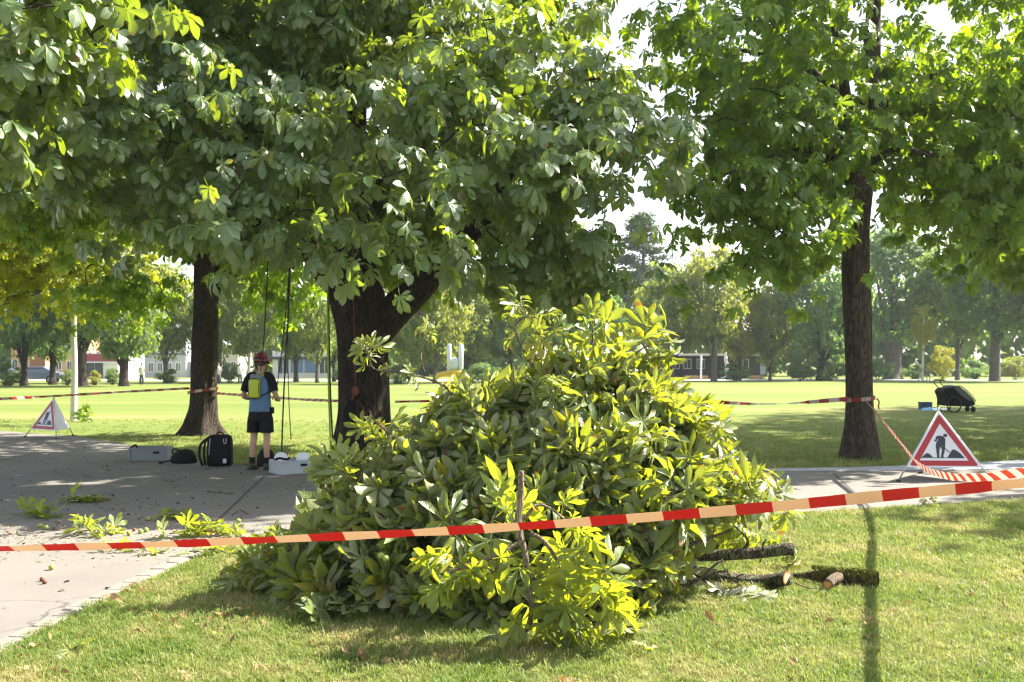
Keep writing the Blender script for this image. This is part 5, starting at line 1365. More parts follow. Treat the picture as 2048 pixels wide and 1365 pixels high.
# ================================================================== TAPES AND ROPES
def ribbon(name, pts, mat, parent=None, width=0.08, k=8, sub=1, origin=None):
    """pts: (x,y,z, tilt) tilt 0 = upright strip, in radians round its own length"""
    q = smooth_path(pts, k); P = [Vector(v[:3]) for v in q]; V = []; U = []; T = []; s = 0
    b = Vector(origin) if origin is not None else Vector((0, 0, 0))
    for i, p in enumerate(P):
        a = P[max(0, i - 1)]; c = P[min(len(P) - 1, i + 1)]; t = (c - a).normalized()
        side = t.cross(Vector((0, 0, 1))).normalized(); up = side.cross(t).normalized()
        tl = q[i][3] + .10 * math.sin(i * .9) + .07 * math.sin(i * 2.3 + 1)
        d = up * math.cos(tl) + side * math.sin(tl)
        if i: s += (p - P[i - 1]).length
        for j in range(3):
            w_ = (j - 1) * .5 * width
            V.append(p - b + d * w_ + d.cross(t) * (.002 if j == 1 else 0)); U.append((s, j - 1))
    for i in range(len(P) - 1):
        for j in (0, 1):
            a0 = i * 3 + j; T += [(a0, a0 + 1, a0 + 4), (a0, a0 + 4, a0 + 3)]
    me = npmesh(name, V, T, U, None, True, [mat])
    return link(name, me, parent, None if parent else b)
def tp(px, py, d, tilt): p = D(px, py, d); return (p.x, p.y, p.z, tilt)
o = ribbon('barrier_tape', [tp(-420, 1108, 5.05, .85), tp(0, 1098, 4.95, .82), tp(300, 1090, 4.88, .78), tp(600, 1077, 4.8, .72), tp(900, 1062, 4.72, .66), tp(1200, 1042, 4.66, .55), tp(1500, 1018, 4.62, .35), tp(1800, 989, 4.6, .22), tp(2000, 971, 4.6, .4), tp(2120, 958, 4.6, .9), tp(2400, 925, 4.65, .8)], M['tape_near'], None, .056)
tag(o, 'taut red and peach barrier tape across the whole foreground', 'barrier tape', 'red and white barrier tapes')
tbn = thing('barrier_tape', 'sagging striped tape from the slender chestnut past the roadworks sign', 'barrier tape', (5.93, 16.95, 0), 0, 'red and white barrier tapes')
tilt = {16.55: 0.3, 14: .25, 12: .25, 10: .3, 8: .45, 6.5: .7, 5.5: .95, 4.9: 1.1}
zz = {16.55: 1.03, 14: .80, 12: .645, 10: .60, 8: .690, 6.5: .862, 5.5: 1.006, 4.9: 1.10}
dx = {16.55: 0, 14: .06, 12: .08, 10: .02, 8: -.06, 6.5: -.06, 5.5: -.02, 4.9: 0}
zz[8] = .715
ribbon('strip', [(2.83 + (d - 5.5) * .2748 + dx[d], d, zz[d], tilt[d]) for d in zz], M['tape_far'], tbn, .066, 8, 1, (5.93, 16.95, 0))
def wrap(c, r, z, parent, tiltz, n=28):
    V = []; U = []; T = []
    for i in range(n + 1):
        a = 2 * PI * i / n
        for j in range(3):
            V.append((c[0] - parent.location.x + r * math.cos(a), c[1] - parent.location.y + r * math.sin(a), z + tiltz * math.cos(a) + (j - 1) * .032)); U.append((r * a, j - 1))
    for i in range(n):
        for j in (0, 1):
            a0 = i * 3 + j; T += [(a0, a0 + 1, a0 + 4), (a0, a0 + 4, a0 + 3)]
    return link('loop', npmesh('loop', V, T, U, None, True, [M['tape_far']]), parent)
wrap((5.93 - .02, 16.95), .262, 1.02, tbn, .025)
mb = MB(); mb.tube(smooth_path([(.22, -.16, 1.03), (.25, -.19, .98), (.235, -.2, .90), (.25, -.2, .86)], 3), .014, 6); mb.build('knot', M['red'], tbn, True)
o = ribbon('barrier_tape', [(5.70, 16.82, 1.025, .1), tp(1640, 803, 16.85, .5), tp(1600, 806, 16.8, 1.2), tp(1562, 808, 16.8, 1.5), tp(1500, 808, 16.8, 1.1), tp(1420, 804, 16.8, .4), tp(1370, 802, 16.8, .8), tp(1330, 799, 16.8, 1.2), tp(1200, 798, 16.8, 1.0), tp(1000, 800, 16.8, 1.1), tp(790, 804, 16.8, 1.0)], M['tape_far'], None, .075)
tag(o, 'twisted tape stretched behind the pile from the slender chestnut to the forked trunk', 'barrier tape', 'red and white barrier tapes')
tcn = thing('barrier_tape', 'dark shaded tape from the forked trunk behind the climber round the left trunk', 'barrier tape', (-7.1, 22.8, 0), 0, 'red and white barrier tapes')
ribbon('strip', [tp(690, 803, 16.7, .9), tp(600, 799, 18.6, 1.0), tp(520, 793, 20.4, 1.0), tp(432, 787, 22.5, .8)], M['tape_far'], tcn, .075, 8, 1, (-7.1, 22.8, 0))
ribbon('strip', [tp(379, 777, 22.6, .8), tp(250, 784, 21.2, 1.0), tp(100, 793, 19.4, 1.0), tp(-60, 801, 17.8, .9), tp(-300, 812, 16, .9)], M['tape_far'], tcn, .075, 8, 1, (-7.1, 22.8, 0))
wrap((-7.08, 22.8), .34, 1.01, tcn, .05)
def rope(name, label, pts, r, mat, group='climbing ropes hanging from the chestnut'):
    mb = MB(); mb.tube(smooth_path(pts, 6), r, 6); o = mb.build(name, mat, None, True); return tag(o, label, 'rope', group)
rope('rope', 'bright green climbing rope just left of the forked trunk', [D(655, 300, 16.0)[:], D(655, 560, 16.0)[:], D(657, 760, 16.0)[:], D(663, 935, 15.9)[:]], .015, M['rope_green'])
rope('rope', 'black climbing rope hanging against the green rope', [D(657, 300, 16.05)[:], D(657, 560, 16.05)[:], D(660, 760, 16.05)[:], D(668, 932, 16.0)[:]], .014, M['rope_black'])
rope('rope', 'dark rope running straight down into the crate with discs', [D(585, 420, 15.4)[:], D(578, 600, 15.2)[:], D(568, 780, 14.95)[:], D(563, 915, 14.85)[:]], .012, M['rope_black'])
rope('rope', 'thin dark rope right of the straight rope, ending above the grass', [D(580, 420, 15.4)[:], D(576, 640, 15.6)[:], D(577, 780, 15.8)[:], D(582, 880, 16.0)[:]], .007, M['rope_black'])
rope('rope', 'dark slanting rope passing just right of the red helmet', [D(582, 480, 15.6)[:], D(572, 620, 15.6)[:], D(556, 760, 15.5)[:], D(545, 800, 15.45)[:]], .008, M['rope_black'])
rope('rope', 'dark rope coming down past the left side of the red helmet', [D(540, 420, 15.0)[:], D(533, 590, 15.0)[:], D(526, 700, 15.0)[:], D(521, 742, 14.98)[:]], .009, M['rope_black'])
t = thing('lowering_cord', 'orange cord with a knotted dark gear bundle on the forked trunk', 'cord', (-2.68, 16.3, 0))
def lc(px, py, d=16.34): p = D(px, py, d); return (p.x + 2.68, p.y - 16.3, p.z)
mb = MB(); mb.tube(smooth_path([lc(705, 480, 16.2), lc(706, 560, 16.25), lc(709, 680), lc(711, 772)], 4), .010, 6); mb.build('line', M['cord_orange'], t, True)
mb = MB(); mb.ball(lc(711, 782), .07, 10, 7, sc=(.9, .7, 1.2)); mb.tube(smooth_path([lc(708, 790), lc(700, 812), lc(704, 830)], 3), .015, 6); mb.build('knot', M['cord_orange'], t, True)
mb = MB(); mb.tube(smooth_path([lc(702, 800), lc(697, 830), lc(702, 868)], 3), [.05, .07, .09, .10, .09, .07, .05], 10); mb.build('gear', M['black_cloth'], t, True)
mb = MB(); mb.tube(smooth_path([lc(716, 800), lc(728, 820), lc(742, 850)], 3), .007, 5); mb.build('tail', M['cord_orange'], t, True)

# ================================================================== THE PILE OF CUT BRANCHES
rng = np.random.default_rng(21)
CY = 7.55
SX = np.array([-1.82, -1.60, -1.40, -1.10, -.80, -.45, -.15, .20, .58, .95, 1.15, 1.40, 1.55, 1.66, 1.76, 1.82])
SZ = np.array([0.03, .18, .40, .74, .98, 1.12, 1.30, 1.50, 1.60, 1.52, 1.38, 1.10, .90, .64, .36, .1])
def pile_top(x, y):
    H = np.interp(x, SX, SZ, 0, 0)
    w_ = 1.36 * np.sqrt(np.clip(1 - ((x - .05) / 1.95) ** 2, 0.05, 1))
    q = np.clip(1 - ((y - CY) / w_) ** 2, 0, 1)
    return H * q ** 0.6
# shoots on and under the surface, each with a whorl of leaves
n = 9000
x = rng.uniform(-2.0, 1.95, n); y = rng.uniform(CY - 1.55, CY + 1.5, n); top = pile_top(x, y)
z = np.maximum(.03, top - rng.exponential(.20, n))
# the steep front has to be filled from top to bottom too
fr = rng.random(n) < .45
z = np.where(fr, top * rng.uniform(.03, 1, n), z)
gx_ = (pile_top(x + .05, y) - pile_top(x - .05, y)) / .1; gy_ = (pile_top(x, y + .05) - pile_top(x, y - .05)) / .1
nrm = normalize(np.stack([-np.clip(gx_, -2, 2), -np.clip(gy_, -3, 3), np.ones(n)], 1))
stray = (rng.random(n) < .10) & (top > .5)
z = np.where(stray, top + rng.uniform(.0, .17, n), z)
ok = (top > .05) & (top - z < .75)
ok &= ~((x > .95) & (z < .50) & (y < 8.2)) & ~((x > 1.3) & (z < .62) & (y < 8.2))
# uneven: thin out by a lumpy field so that dark hollows stay open
lump = np.sin(x * 5.1 + 1.3 * np.sin(z * 4)) * np.sin(z * 6.3 + 2.1 * x) + .6 * np.sin(y * 6 + x * 3)
ok &= (lump + rng.normal(size=n) * .55 > -.55)
idx = np.nonzero(ok)[0][:1650]
sp_, sn_, sdep = np.stack([x, y, z], 1)[idx], nrm[idx], (top - z)[idx]
sdir = normalize(sn_ * .55 + rng.normal(size=sn_.shape) * .62 + [0, 0, .05])
hang = rng.random(len(sdir)) < .35
sdir[hang] = normalize(sdir[hang] * [1, 1, .4] + [0, 0, -.7])
per = rng.integers(3, 7, len(idx)); per = np.where(sdep > .4, 2, per)
P = np.repeat(sp_, per, 0); SD = np.repeat(sdir, per, 0); SN = np.repeat(sn_, per, 0); dep = np.repeat(sdep, per)
side = normalize(np.cross(SD, rng.normal(size=SD.shape)))
ydir = normalize(SD * rng.uniform(.1, 1.0, (len(P), 1)) + side * rng.uniform(.5, 1.0, (len(P), 1)) + [0, 0, -.18])
nn = normalize(SD * .8 + rng.normal(size=P.shape) * .72 + SN * .2)
flip = rng.random(len(P)) < np.where(P[:, 2] > .7, .5, .25)
nn[flip] *= -1
R_ = frames_from(ydir, nn); S_ = rng.uniform(.55, 1.15, len(P))
off = R_[:, :, 1] * (.14 * S_)[:, None]
P = P - off * .9
P[:, 2] = np.maximum(P[:, 2], .05)
tipz = P[:, 2] + R_[:, 2, 1] * .36 * S_
bad = tipz < 0.02
ydir[bad, 2] = (0.02 - P[bad, 2]) / .36
R_ = frames_from(ydir, nn)
PILE = Vector((0.05, CY, 0))
pile = thing('branch_pile', 'big heap of cut chestnut branches with wilting leaves on the front lawn', 'branch pile', PILE)
score = P[:, 1] - .25 * P[:, 2] + rng.uniform(0, .9, len(P)) - S_ * .5
surf = dep < .25
score = np.where(surf, score, 99)
near = np.zeros(len(P), bool); near[np.argsort(score)[:262]] = True
pile_meshes = template_meshes(TM_PILE, 'leaf', M['leaf_pile'])
leaf_objects(pile_meshes, rng.integers(0, len(TM_PILE), near.sum()), P[near], R_[near], S_[near] * 1.05, pile)
fo = link('foliage', scatter_mesh('foliage', TM_PILE, P[~near] - np.array(PILE), R_[~near], S_[~near], M['leaf_pile'], rng), pile); tag(fo, kind='stuff')
# branches inside the heap
rr = random.Random(4)
mb = MB()
for i in range(70):
    bx = rr.uniform(-1.7, 1.7); by = CY + rr.uniform(-1.0, .9); tz = float(pile_top(np.array([bx]), np.array([by]))[0])
    if tz < .3: continue
    a = rr.uniform(0, 6.28); ln = rr.uniform(.5, 1.2)
    p1 = Vector((bx, by, tz * rr.uniform(.6, 1.0))); p0 = p1 + Vector((math.cos(a) * ln, math.sin(a) * ln * .7, -rr.uniform(.2, .6)))
    t0 = float(pile_top(np.array([p0.x]), np.array([p0.y]))[0])
    if t0 < .15: continue
    p0.z = min(max(.05, p0.z), t0); md = (p0 + p1) / 2 + Vector((rr.uniform(-.15, .15), rr.uniform(-.15, .15), rr.uniform(0, .15)))
    r0 = rr.uniform(.010, .022)
    q = smooth_path([(*(p0 - PILE), r0), (*(md - PILE), r0 * .7), (*(p1 - PILE), r0 * .35)], 4)
    mb.tube([v[:3] for v in q], [v[3] for v in q], 6)
tag(mb.build('branches', M['twig'], pile, True), kind='stuff')
# dense inner brushwood so that no daylight shows through the heap
core_n = 2600
x = rng.uniform(-1.5, 1.2, core_n); y = CY + rng.uniform(-.6, 1.0, core_n); tz = pile_top(x, y); z = tz * rng.uniform(0, .68, core_n)
pp = np.stack([x, y, z + .03], 1) - np.array(PILE)
R = frames_from(unit(rng, core_n), unit(rng, core_n))
tag(link('inner_leaves', scatter_mesh('inner_leaves', TM_LOW, pp, R, rng.uniform(.9, 1.3, core_n), M['leaf_pile'], rng), pile), kind='stuff')
# green husks hanging in the shade of the heap: pixel columns turned into points just inside its face
def husk_mesh():
    bm = bmesh.new(); bmesh.ops.create_icosphere(bm, subdivisions=2, radius=.021)
    rr_ = random.Random(2)
    for v in bm.verts:
        if rr_.random() < .45: v.co *= 1.14
    me = bpy.data.meshes.new('husk'); bm.to_mesh(me); bm.free(); me.materials.append(M['husk']); me.polygons.foreach_set('use_smooth', [True] * len(me.polygons)); return me
HUSK = husk_mesh()
for px, py in ((830, 1110), (838, 1122), (858, 1112), (772, 1118), (762, 1112), (870, 1230), (888, 1240), (865, 1128), (1270, 850), (1278, 862), (1005, 905)):
    p = D(px, py, 6.25 if py > 1000 else 6.9); link('husk', HUSK, pile, p - PILE, (rr.uniform(0, 3), rr.uniform(0, 3), 0))

# ---- leafy branches: a bent twig with leaves along it, each one a thing
def leafy(name, label, pts, leaves, mat='leaf_pile', cat='branch', group=None, tm=None, seed=0, up=(0, -.4, .9), bark='twig', jit=.35, size=(.8, 1.2), extra=(), flat=1.0):
    """pts: (x,y,z,r). leaves: list of (t along 0..1, number)"""
    r = np.random.default_rng(seed); b = Vector(pts[0][:3]); b.z = 0
    t = thing(name, label, cat, b, 0, group)
    def stem(ps, nm='stem'):
        q = smooth_path(ps, 5); mb = MB(); mb.tube([Vector(v[:3]) - b for v in q], [v[3] for v in q], 7); mb.build(nm, M[bark], t, True); return q
    q = stem(pts)
    for e in extra: stem(e, 'side_twig')
    Ps, Ys = [], []
    paths = [q] + [smooth_path(e, 5) for e in extra]
    for item in leaves:
        tt, k = item[0], item[1]; qq = paths[item[2] if len(item) > 2 else 0]
        i = min(len(qq) - 2, max(0, int(tt * (len(qq) - 1)))); p = np.array(qq[i][:3]); d = np.array(qq[i + 1][:3]) - np.array(qq[i][:3])
        d = d / max(1e-6, np.linalg.norm(d))
        for j in range(k):
            Ps.append(p); Ys.append(d * .5 + r.normal(size=3) * .7)
    Ps, Ys = np.array(Ps), np.array(Ys); Ys[:, 2] *= flat
    nn_ = normalize(np.array(up)[None] + r.normal(size=Ps.shape) * jit)
    Rm = frames_from(Ys, nn_); Sm = r.uniform(*size, len(Ps))
    tip = Ps[:, 2] + Rm[:, 2, 1] * .36 * Sm
    low = tip < .03
    Ys = normalize(Ys); Ys[low, 2] = (0.03 - Ps[low, 2]) / .4
    Rm = frames_from(Ys, nn_)
    leaf_objects(template_meshes(tm or TM_PILE, 'leaf', M[mat]), r.integers(0, len(tm or TM_PILE), len(Ps)), Ps, Rm, Sm, t)
    return t
def pt(px, py, d, r): p = D(px, py, d); return (p.x, p.y, p.z, r)
# sprigs standing out of the heap
leafy('leafy_twig', 'leafy twig reaching from the upper left of the pile before the forked trunk', [pt(905, 790, 7.2, .009), pt(880, 768, 7.2, .008), pt(810, 745, 7.2, .007), pt(748, 738, 7.15, .006), pt(738, 700, 7.1, .004)], [(1, 4), (.97, 3), (.8, 2), (.55, 3), (.42, 2)], seed=1, up=(.3, -.9, .35), size=(.42, .62), group='leafy twigs standing out of the pile')
leafy('leafy_twig', 'thin upright twig with pale curled leaves left of the yellow sculpture', [pt(850, 752, 7.2, .006), pt(842, 710, 7.2, .005), pt(850, 680, 7.2, .004), pt(858, 662, 7.2, .003)], [(1, 3), (.85, 3)], seed=2, up=(.3, -.8, .5), size=(.38, .5), group='leafy twigs standing out of the pile')
leafy('leafy_twig', 'curled bare looped twig at the top of the pile', [pt(1075, 752, 7.3, .009), pt(1052, 712, 7.3, .008), pt(1030, 662, 7.3, .007), pt(1045, 637, 7.3, .006), pt(1075, 638, 7.3, .004), pt(1090, 672, 7.25, .003)], [(1, 3), (.9, 2), (.3, 4)], seed=3, up=(0, -.8, .5), size=(.6, .9), group='leafy twigs standing out of the pile')
leafy('leafy_twig', 'topmost yellow green leaf sprig on the crest of the pile', [pt(1190, 780, 7.3, .010), pt(1188, 730, 7.3, .008), pt(1186, 680, 7.3, .006), pt(1186, 652, 7.3, .004)], [(1, 4), (.85, 3), (.55, 3)], seed=4, up=(.2, -.9, .3), size=(.65, .95), group='leafy twigs standing out of the pile')
leafy('leafy_twig', 'pale leafed twig pointing up just left of the topmost sprig', [pt(1100, 754, 7.4, .008), pt(1085, 684, 7.4, .006), pt(1068, 624, 7.4, .004), pt(1040, 609, 7.4, .003)], [(1, 3), (.8, 3), (.6, 3)], seed=5, up=(.2, -.8, .5), size=(.5, .75), group='leafy twigs standing out of the pile')
leafy('leafy_twig', 'pale curled leaf spray on the right shoulder of the pile', [pt(1235, 760, 7.2, .009), pt(1270, 710, 7.2, .007), pt(1300, 690, 7.2, .005), pt(1315, 690, 7.2, .004)], [(1, 5), (.7, 4), (.4, 3)], seed=6, up=(-.1, -.3, -.9), size=(.7, 1.0), group='leafy twigs standing out of the pile')
leafy('leafy_twig', 'leafy twig drooping from the right end of the pile over the path', [pt(1420, 930, 7.4, .010), pt(1470, 945, 7.4, .008), pt(1505, 965, 7.4, .006), pt(1518, 1010, 7.4, .004)], [(1, 4), (.85, 4), (.6, 4), (.35, 3)], seed=7, size=(.5, .75), group='leafy twigs standing out of the pile')
leafy('leafy_twig', 'leafy twig hanging at the right flank below the barrier tape', [pt(1430, 1000, 8.2, .010), pt(1465, 1030, 8.2, .007), pt(1492, 1070, 8.2, .004)], [(1, 4), (.7, 4), (.4, 3)], seed=8, size=(.55, .8), group='leafy twigs standing out of the pile')
leafy('leafy_twig', 'low leaf spray at the left end of the pile beside the path', [pt(640, 1080, 7.0, .010), pt(580, 1100, 7.0, .008), pt(520, 1130, 7.0, .005), pt(490, 1150, 7.0, .004)], [(1, 4), (.8, 4), (.6, 4), (.35, 4)], seed=9, size=(.6, .9), group='leafy twigs standing out of the pile')
leafy('leafy_twig', 'yellow green leaf tuft at the upper left flank above the grey crate', [pt(760, 980, 6.9, .009), pt(700, 950, 6.9, .007), pt(660, 930, 6.9, .004)], [(1, 4), (.8, 3), (.6, 3), (.4, 3)], seed=10, size=(.6, .85), up=(.3, -.8, .5), group='leafy twigs standing out of the pile')
leafy('leafy_twig', 'bare tipped twig poking up at the left shoulder of the pile', [pt(800, 890, 7.0, .010), pt(768, 858, 7.0, .009), pt(748, 840, 7.0, .008), pt(740, 822, 7.0, .006)], [(.1, 3), (.35, 2)], seed=11, size=(.6, .9), group='leafy twigs standing out of the pile')
# smaller shoots sticking out all over the heap, parts of it
rr2 = random.Random(77); ps_, rs_, ss_ = [], [], []; mb = MB(); r_ = np.random.default_rng(5)
for i in range(58):
    bx = rr2.uniform(-1.7, 1.6); by = CY + rr2.uniform(-1.1, .5); tz = float(pile_top(np.array([bx]), np.array([by]))[0])
    if tz < .45 or (bx > 1.0 and tz < .8): continue
    z0 = tz * rr2.uniform(.55, 1.0)
    p0 = np.array([bx, by, z0 - .12]); o_ = np.array([bx * .35 + rr2.uniform(-.5, .5), -.35 + rr2.uniform(-.4, .3), rr2.uniform(.1, .7)]); o_ /= np.linalg.norm(o_)
    ln = rr2.uniform(.28, .55); p2 = p0 + o_ * ln + np.array([0, 0, -.06]); p1 = (p0 + p2) / 2 + np.array([0, 0, rr2.uniform(.04, .10)])
    q = smooth_path([(*(p0 - np.array(PILE)), .009), (*(p1 - np.array(PILE)), .007), (*(p2 - np.array(PILE)), .004)], 4)
    mb.tube([v[:3] for v in q], [v[3] for v in q], 6)
    for c, k in ((p2, 3), (p1 * .4 + p2 * .6, 2), (p1, 1)):
        for _ in range(k):
            y_ = o_ * .6 + r_.normal(size=3) * .6 + [0, 0, -.2]; ps_.append(c); rs_.append((y_, o_ * .5 + [0, -.15, .5] + r_.normal(size=3) * .5))
            ss_.append(r_.uniform(.55, .95))
tag(mb.build('shoots', M['twig'], pile, True), kind='stuff')
R_s = frames_from(np.array([a for a, b_ in rs_]), np.array([b_ for a, b_ in rs_]))
tag(link('shoot_leaves', scatter_mesh('shoot_leaves', TM_PILE, np.array(ps_) - np.array(PILE), R_s, np.array(ss_), M['leaf_pile'], r_), pile), kind='stuff')
# the upright cut branch in front of the heap
leafy('cut_branch', 'cut branch standing upright in front of the pile with bright backlit leaves', [pt(1042, 942, 5.60, .018), pt(1041, 1000, 5.60, .019), pt(1036, 1050, 5.60, .022), pt(1050, 1110, 5.60, .017), pt(1060, 1180, 5.63, .014), pt(1062, 1235, 5.66, .017), pt(1045, 1275, 5.8, .012)],
      [(.5, 3), (.62, 3), (.8, 3), (.95, 4), (1, 6, 1), (.75, 4, 1), (.45, 4, 1), (1, 6, 2), (.7, 4, 2), (.4, 4, 2), (1, 5, 3), (.6, 5, 3), (1, 6, 4), (.7, 4, 4), (.4, 3, 4), (1, 6, 5), (.6, 4, 5)],
      mat='leaf_backlit', seed=12, up=(.15, .75, .4), jit=.3, size=(.55, .85), bark='stick', extra=(
      [pt(1060, 1065, 5.75, .013), pt(1090, 1085, 5.72, .012), pt(1118, 1130, 5.7, .010), pt(1122, 1165, 5.68, .008), pt(1150, 1190, 5.65, .005), pt(1200, 1185, 5.6, .004)],
      [pt(1040, 1085, 5.75, .014), pt(1000, 1108, 5.7, .012), pt(960, 1125, 5.65, .010), pt(915, 1140, 5.62, .008), pt(870, 1150, 5.6, .005)],
      [pt(1020, 1100, 5.72, .009), pt(990, 1140, 5.68, .008), pt(950, 1153, 5.65, .007), pt(905, 1135, 5.62, .005)],
      [pt(1060, 1220, 5.75, .010), pt(1090, 1235, 5.7, .008), pt(1130, 1250, 5.65, .005)],
      [pt(1045, 1040, 5.75, .012), pt(1080, 1010, 5.8, .009), pt(1130, 1040, 5.75, .006), pt(1150, 1080, 5.7, .004)]))
leafy('leafy_twig', 'bright backlit leaf cluster above the tape left of the upright cut branch', [pt(960, 1060, 6.0, .008), pt(985, 1040, 5.95, .006), pt(1000, 1020, 5.9, .004)], [(1, 5), (.5, 4)], mat='leaf_backlit', seed=13, up=(.15, .8, .3), size=(.7, .95), group='leafy twigs standing out of the pile')
leafy('leafy_twig', 'large leafed twig on the grass right of the upright cut branch', [pt(1130, 1255, 5.6, .007), pt(1175, 1220, 5.6, .006), pt(1208, 1178, 5.6, .004)], [(1, 5), (.5, 2)], mat='leaf_backlit', seed=14, up=(.1, .8, .3), size=(.85, 1.05), group='leafy twigs standing out of the pile')
leafy('leafy_twig', 'leaf spray lying on the grass at the front right foot of the pile', [pt(1120, 1262, 5.75, .008), pt(1200, 1262, 5.75, .006), pt(1270, 1252, 5.8, .004)], [(1, 3), (.7, 3), (.4, 3), (.1, 2)], tm=TM_FLAT, seed=15, up=(0, -.3, -.9), size=(.5, .7), flat=.25, group='leafy twigs standing out of the pile')
leafy('leafy_twig', 'leaf spray lying in the shadow at the front left foot of the pile', [pt(760, 1200, 6.3, .008), pt(690, 1215, 6.25, .006), pt(640, 1222, 6.2, .004)], [(1, 4), (.7, 4), (.4, 4), (.1, 3)], tm=TM_FLAT, seed=16, size=(.5, .8), flat=.3, group='leafy twigs standing out of the pile')
leafy('leafy_twig', 'pale upturned leaf spray lying on the grass below the cut logs', [pt(1385, 1200, 6.9, .007), pt(1450, 1190, 6.85, .006), pt(1500, 1200, 6.8, .005), pt(1560, 1218, 6.75, .003)], [(1, 3), (.85, 3), (.65, 4), (.45, 4), (.2, 3)], tm=TM_FLAT, mat='leaf_pale_sunlit', seed=17, up=(0, .35, -.95), jit=.22, size=(.6, .85), flat=.16, group='leafy twigs standing out of the pile')
leafy('leafy_twig', 'yellow green leaf tuft standing behind the ends of the cut logs', [pt(1500, 1150, 7.8, .007), pt(1555, 1140, 7.75, .006), pt(1592, 1125, 7.7, .004)], [(1, 3), (.6, 2)], seed=18, up=(.1, -.9, .2), size=(.4, .52), group='leafy twigs standing out of the pile')
leafy('leafy_twig', 'backlit leaf spray hanging under the upper cut log', [pt(1380, 1065, 8.4, .008), pt(1440, 1080, 8.4, .006), pt(1500, 1100, 8.4, .004), pt(1530, 1110, 8.4, .003)], [(1, 3), (.8, 4), (.6, 4), (.4, 4), (.2, 4)], seed=19, up=(.1, .7, .4), size=(.5, .8), group='leafy twigs standing out of the pile')

p = Vector((-12.12, 28.1, 0))
leafy('weed_tuft', 'green weed tuft at the foot of the whitewashed young tree', [(p.x, p.y, .01, .01), (p.x + .02, p.y, .10, .008), (p.x + .03, p.y, .22, .004)], [(.1, 6), (.4, 6), (.8, 5)],
      mat='leaf_far_tree', cat='weed', tm=TM_MID, seed=70, up=(0, -.3, .9), size=(.6, 1.1), jit=.4, flat=.7)

# ---- cut logs on the right
def log(name, label, pts, mat, ends, knots=(), seed=0, base=None):
    b = Vector(pts[0][:3]); b.z = 0
    t = thing(name, label, 'log', b)
    limb('wood', pts, M[mat], t, 14, b, seed, .07, 5)
    for (c, d, r, mk) in ends:
        c = Vector(c) - b; d = Vector(d).normalized(); u = d.orthogonal().normalized(); v = d.cross(u); n_ = 20
        V = [c + d * .004]; U = [(0, 0)]; T = []
        for j in range(n_):
            a = 2 * PI * j / n_; V.append(c + d * .003 + (u * math.cos(a) + v * math.sin(a)) * r); U.append((math.cos(a), math.sin(a)))
        for j in range(n_): T.append((0, 1 + j, 1 + (j + 1) % n_))
        link('cut_face', npmesh('cut_face', V, T, U, None, False, [M[mk]]), t)
    for kp in knots: limb('twig', kp, M['twig'], t, 7, b, seed + 1, .05, 4)
    return t
e1 = D(1586, 1100, 7.35)
log('cut_log', 'upper mossy grey log with a sawn right end sticking out of the pile', [pt(1330, 1112, 7.5, .038), pt(1420, 1112, 7.42, .040), pt(1500, 1108, 7.38, .041), pt(1545, 1103, 7.36, .044), pt(1570, 1099, 7.35, .046), (*e1, .046)], 'bark_log', [(e1, (1, -.12, .02), .044, 'cut_orange')],
    knots=([pt(1527, 1100, 7.33, .008), pt(1526, 1090, 7.31, .007), pt(1532, 1078, 7.31, .005)], [pt(1525, 1105, 7.33, .006), pt(1521, 1125, 7.31, .004)]), seed=61)
e2 = D(1574, 1157, 6.97)
log('cut_log', 'middle log lying below it with a pale oval sawn face', [pt(1300, 1135, 7.4, .038), pt(1400, 1146, 7.3, .044), pt(1470, 1160, 7.25, .046), pt(1530, 1164, 7.2, .048), (*e2, .050)], 'bark_log', [(e2, (.62, -.78, .04), .050, 'cut_pale')], seed=62)
e3 = Vector((2.62, 7.12, .055)); e4 = D(1655, 1169, 6.98)
t = log('cut_log', 'thick moss covered log end lying alone on the grass at the right', [(1.95, 7.42, .03, .016), (2.10, 7.36, .035, .022), (2.22, 7.30, .045, .040), (2.34, 7.24, .055, .056), (2.48, 7.18, .058, .060), (*e3, .058)], 'bark_moss', [(e3, (1, -.3, 0), .052, 'cut_pale'), (e4, (-.55, -.83, .1), .036, 'cut_orange')],
    knots=([(2.36, 7.18, .065, .040), (2.28, 7.08, .070, .038), (*e4, .037)],), seed=63)
b = Vector((1.95, 7.42, 0)); n = 900
u = rng.uniform(0, 1, n); x = 2.2 + u * .40; yc = 7.31 - (x - 2.2) * .47; rr_ = .056
a = rng.normal(PI / 2 + .1, .65, n); p = np.stack([x - b.x, yc + rr_ * np.cos(a) - b.y, .055 + rr_ * np.sin(a) + rng.uniform(0, .014, n)], 1)
R = frames_from(unit(rng, n) + [0, 0, 1.2], unit(rng, n))
tag(link('moss_tufts', scatter_mesh('moss_tufts', [leaf_template(5, 2, 3, -.3, .3, .02)], p, R, rng.uniform(.03, .075, n), M['moss'], rng, tint=rng.random(n)), t), kind='stuff')
# thin bare twigs in front of the logs
for lab, pts in (('bare forked twig leaning on the middle log', [pt(1345, 1178, 7.1, .012), pt(1400, 1158, 7.1, .011), pt(1430, 1130, 7.15, .009), pt(1445, 1120, 7.2, .006)]),
                 ('thin bare twig bent down from the middle log to the pale leaves', [pt(1442, 1120, 7.2, .007), pt(1458, 1150, 7.0, .006), pt(1490, 1180, 6.9, .005), pt(1500, 1200, 6.85, .004)]),
                 ('thin twig on the grass between the middle log and the mossy log', [pt(1590, 1166, 7.0, .005), pt(1615, 1176, 6.95, .004), pt(1650, 1178, 6.95, .003)])):
    q = smooth_path(pts, 5); mb = MB(); mb.tube([v[:3] for v in q], [v[3] for v in q], 6); tag(mb.build('twig', M['twig'], None, True), lab, 'twig', 'bare twigs by the logs')

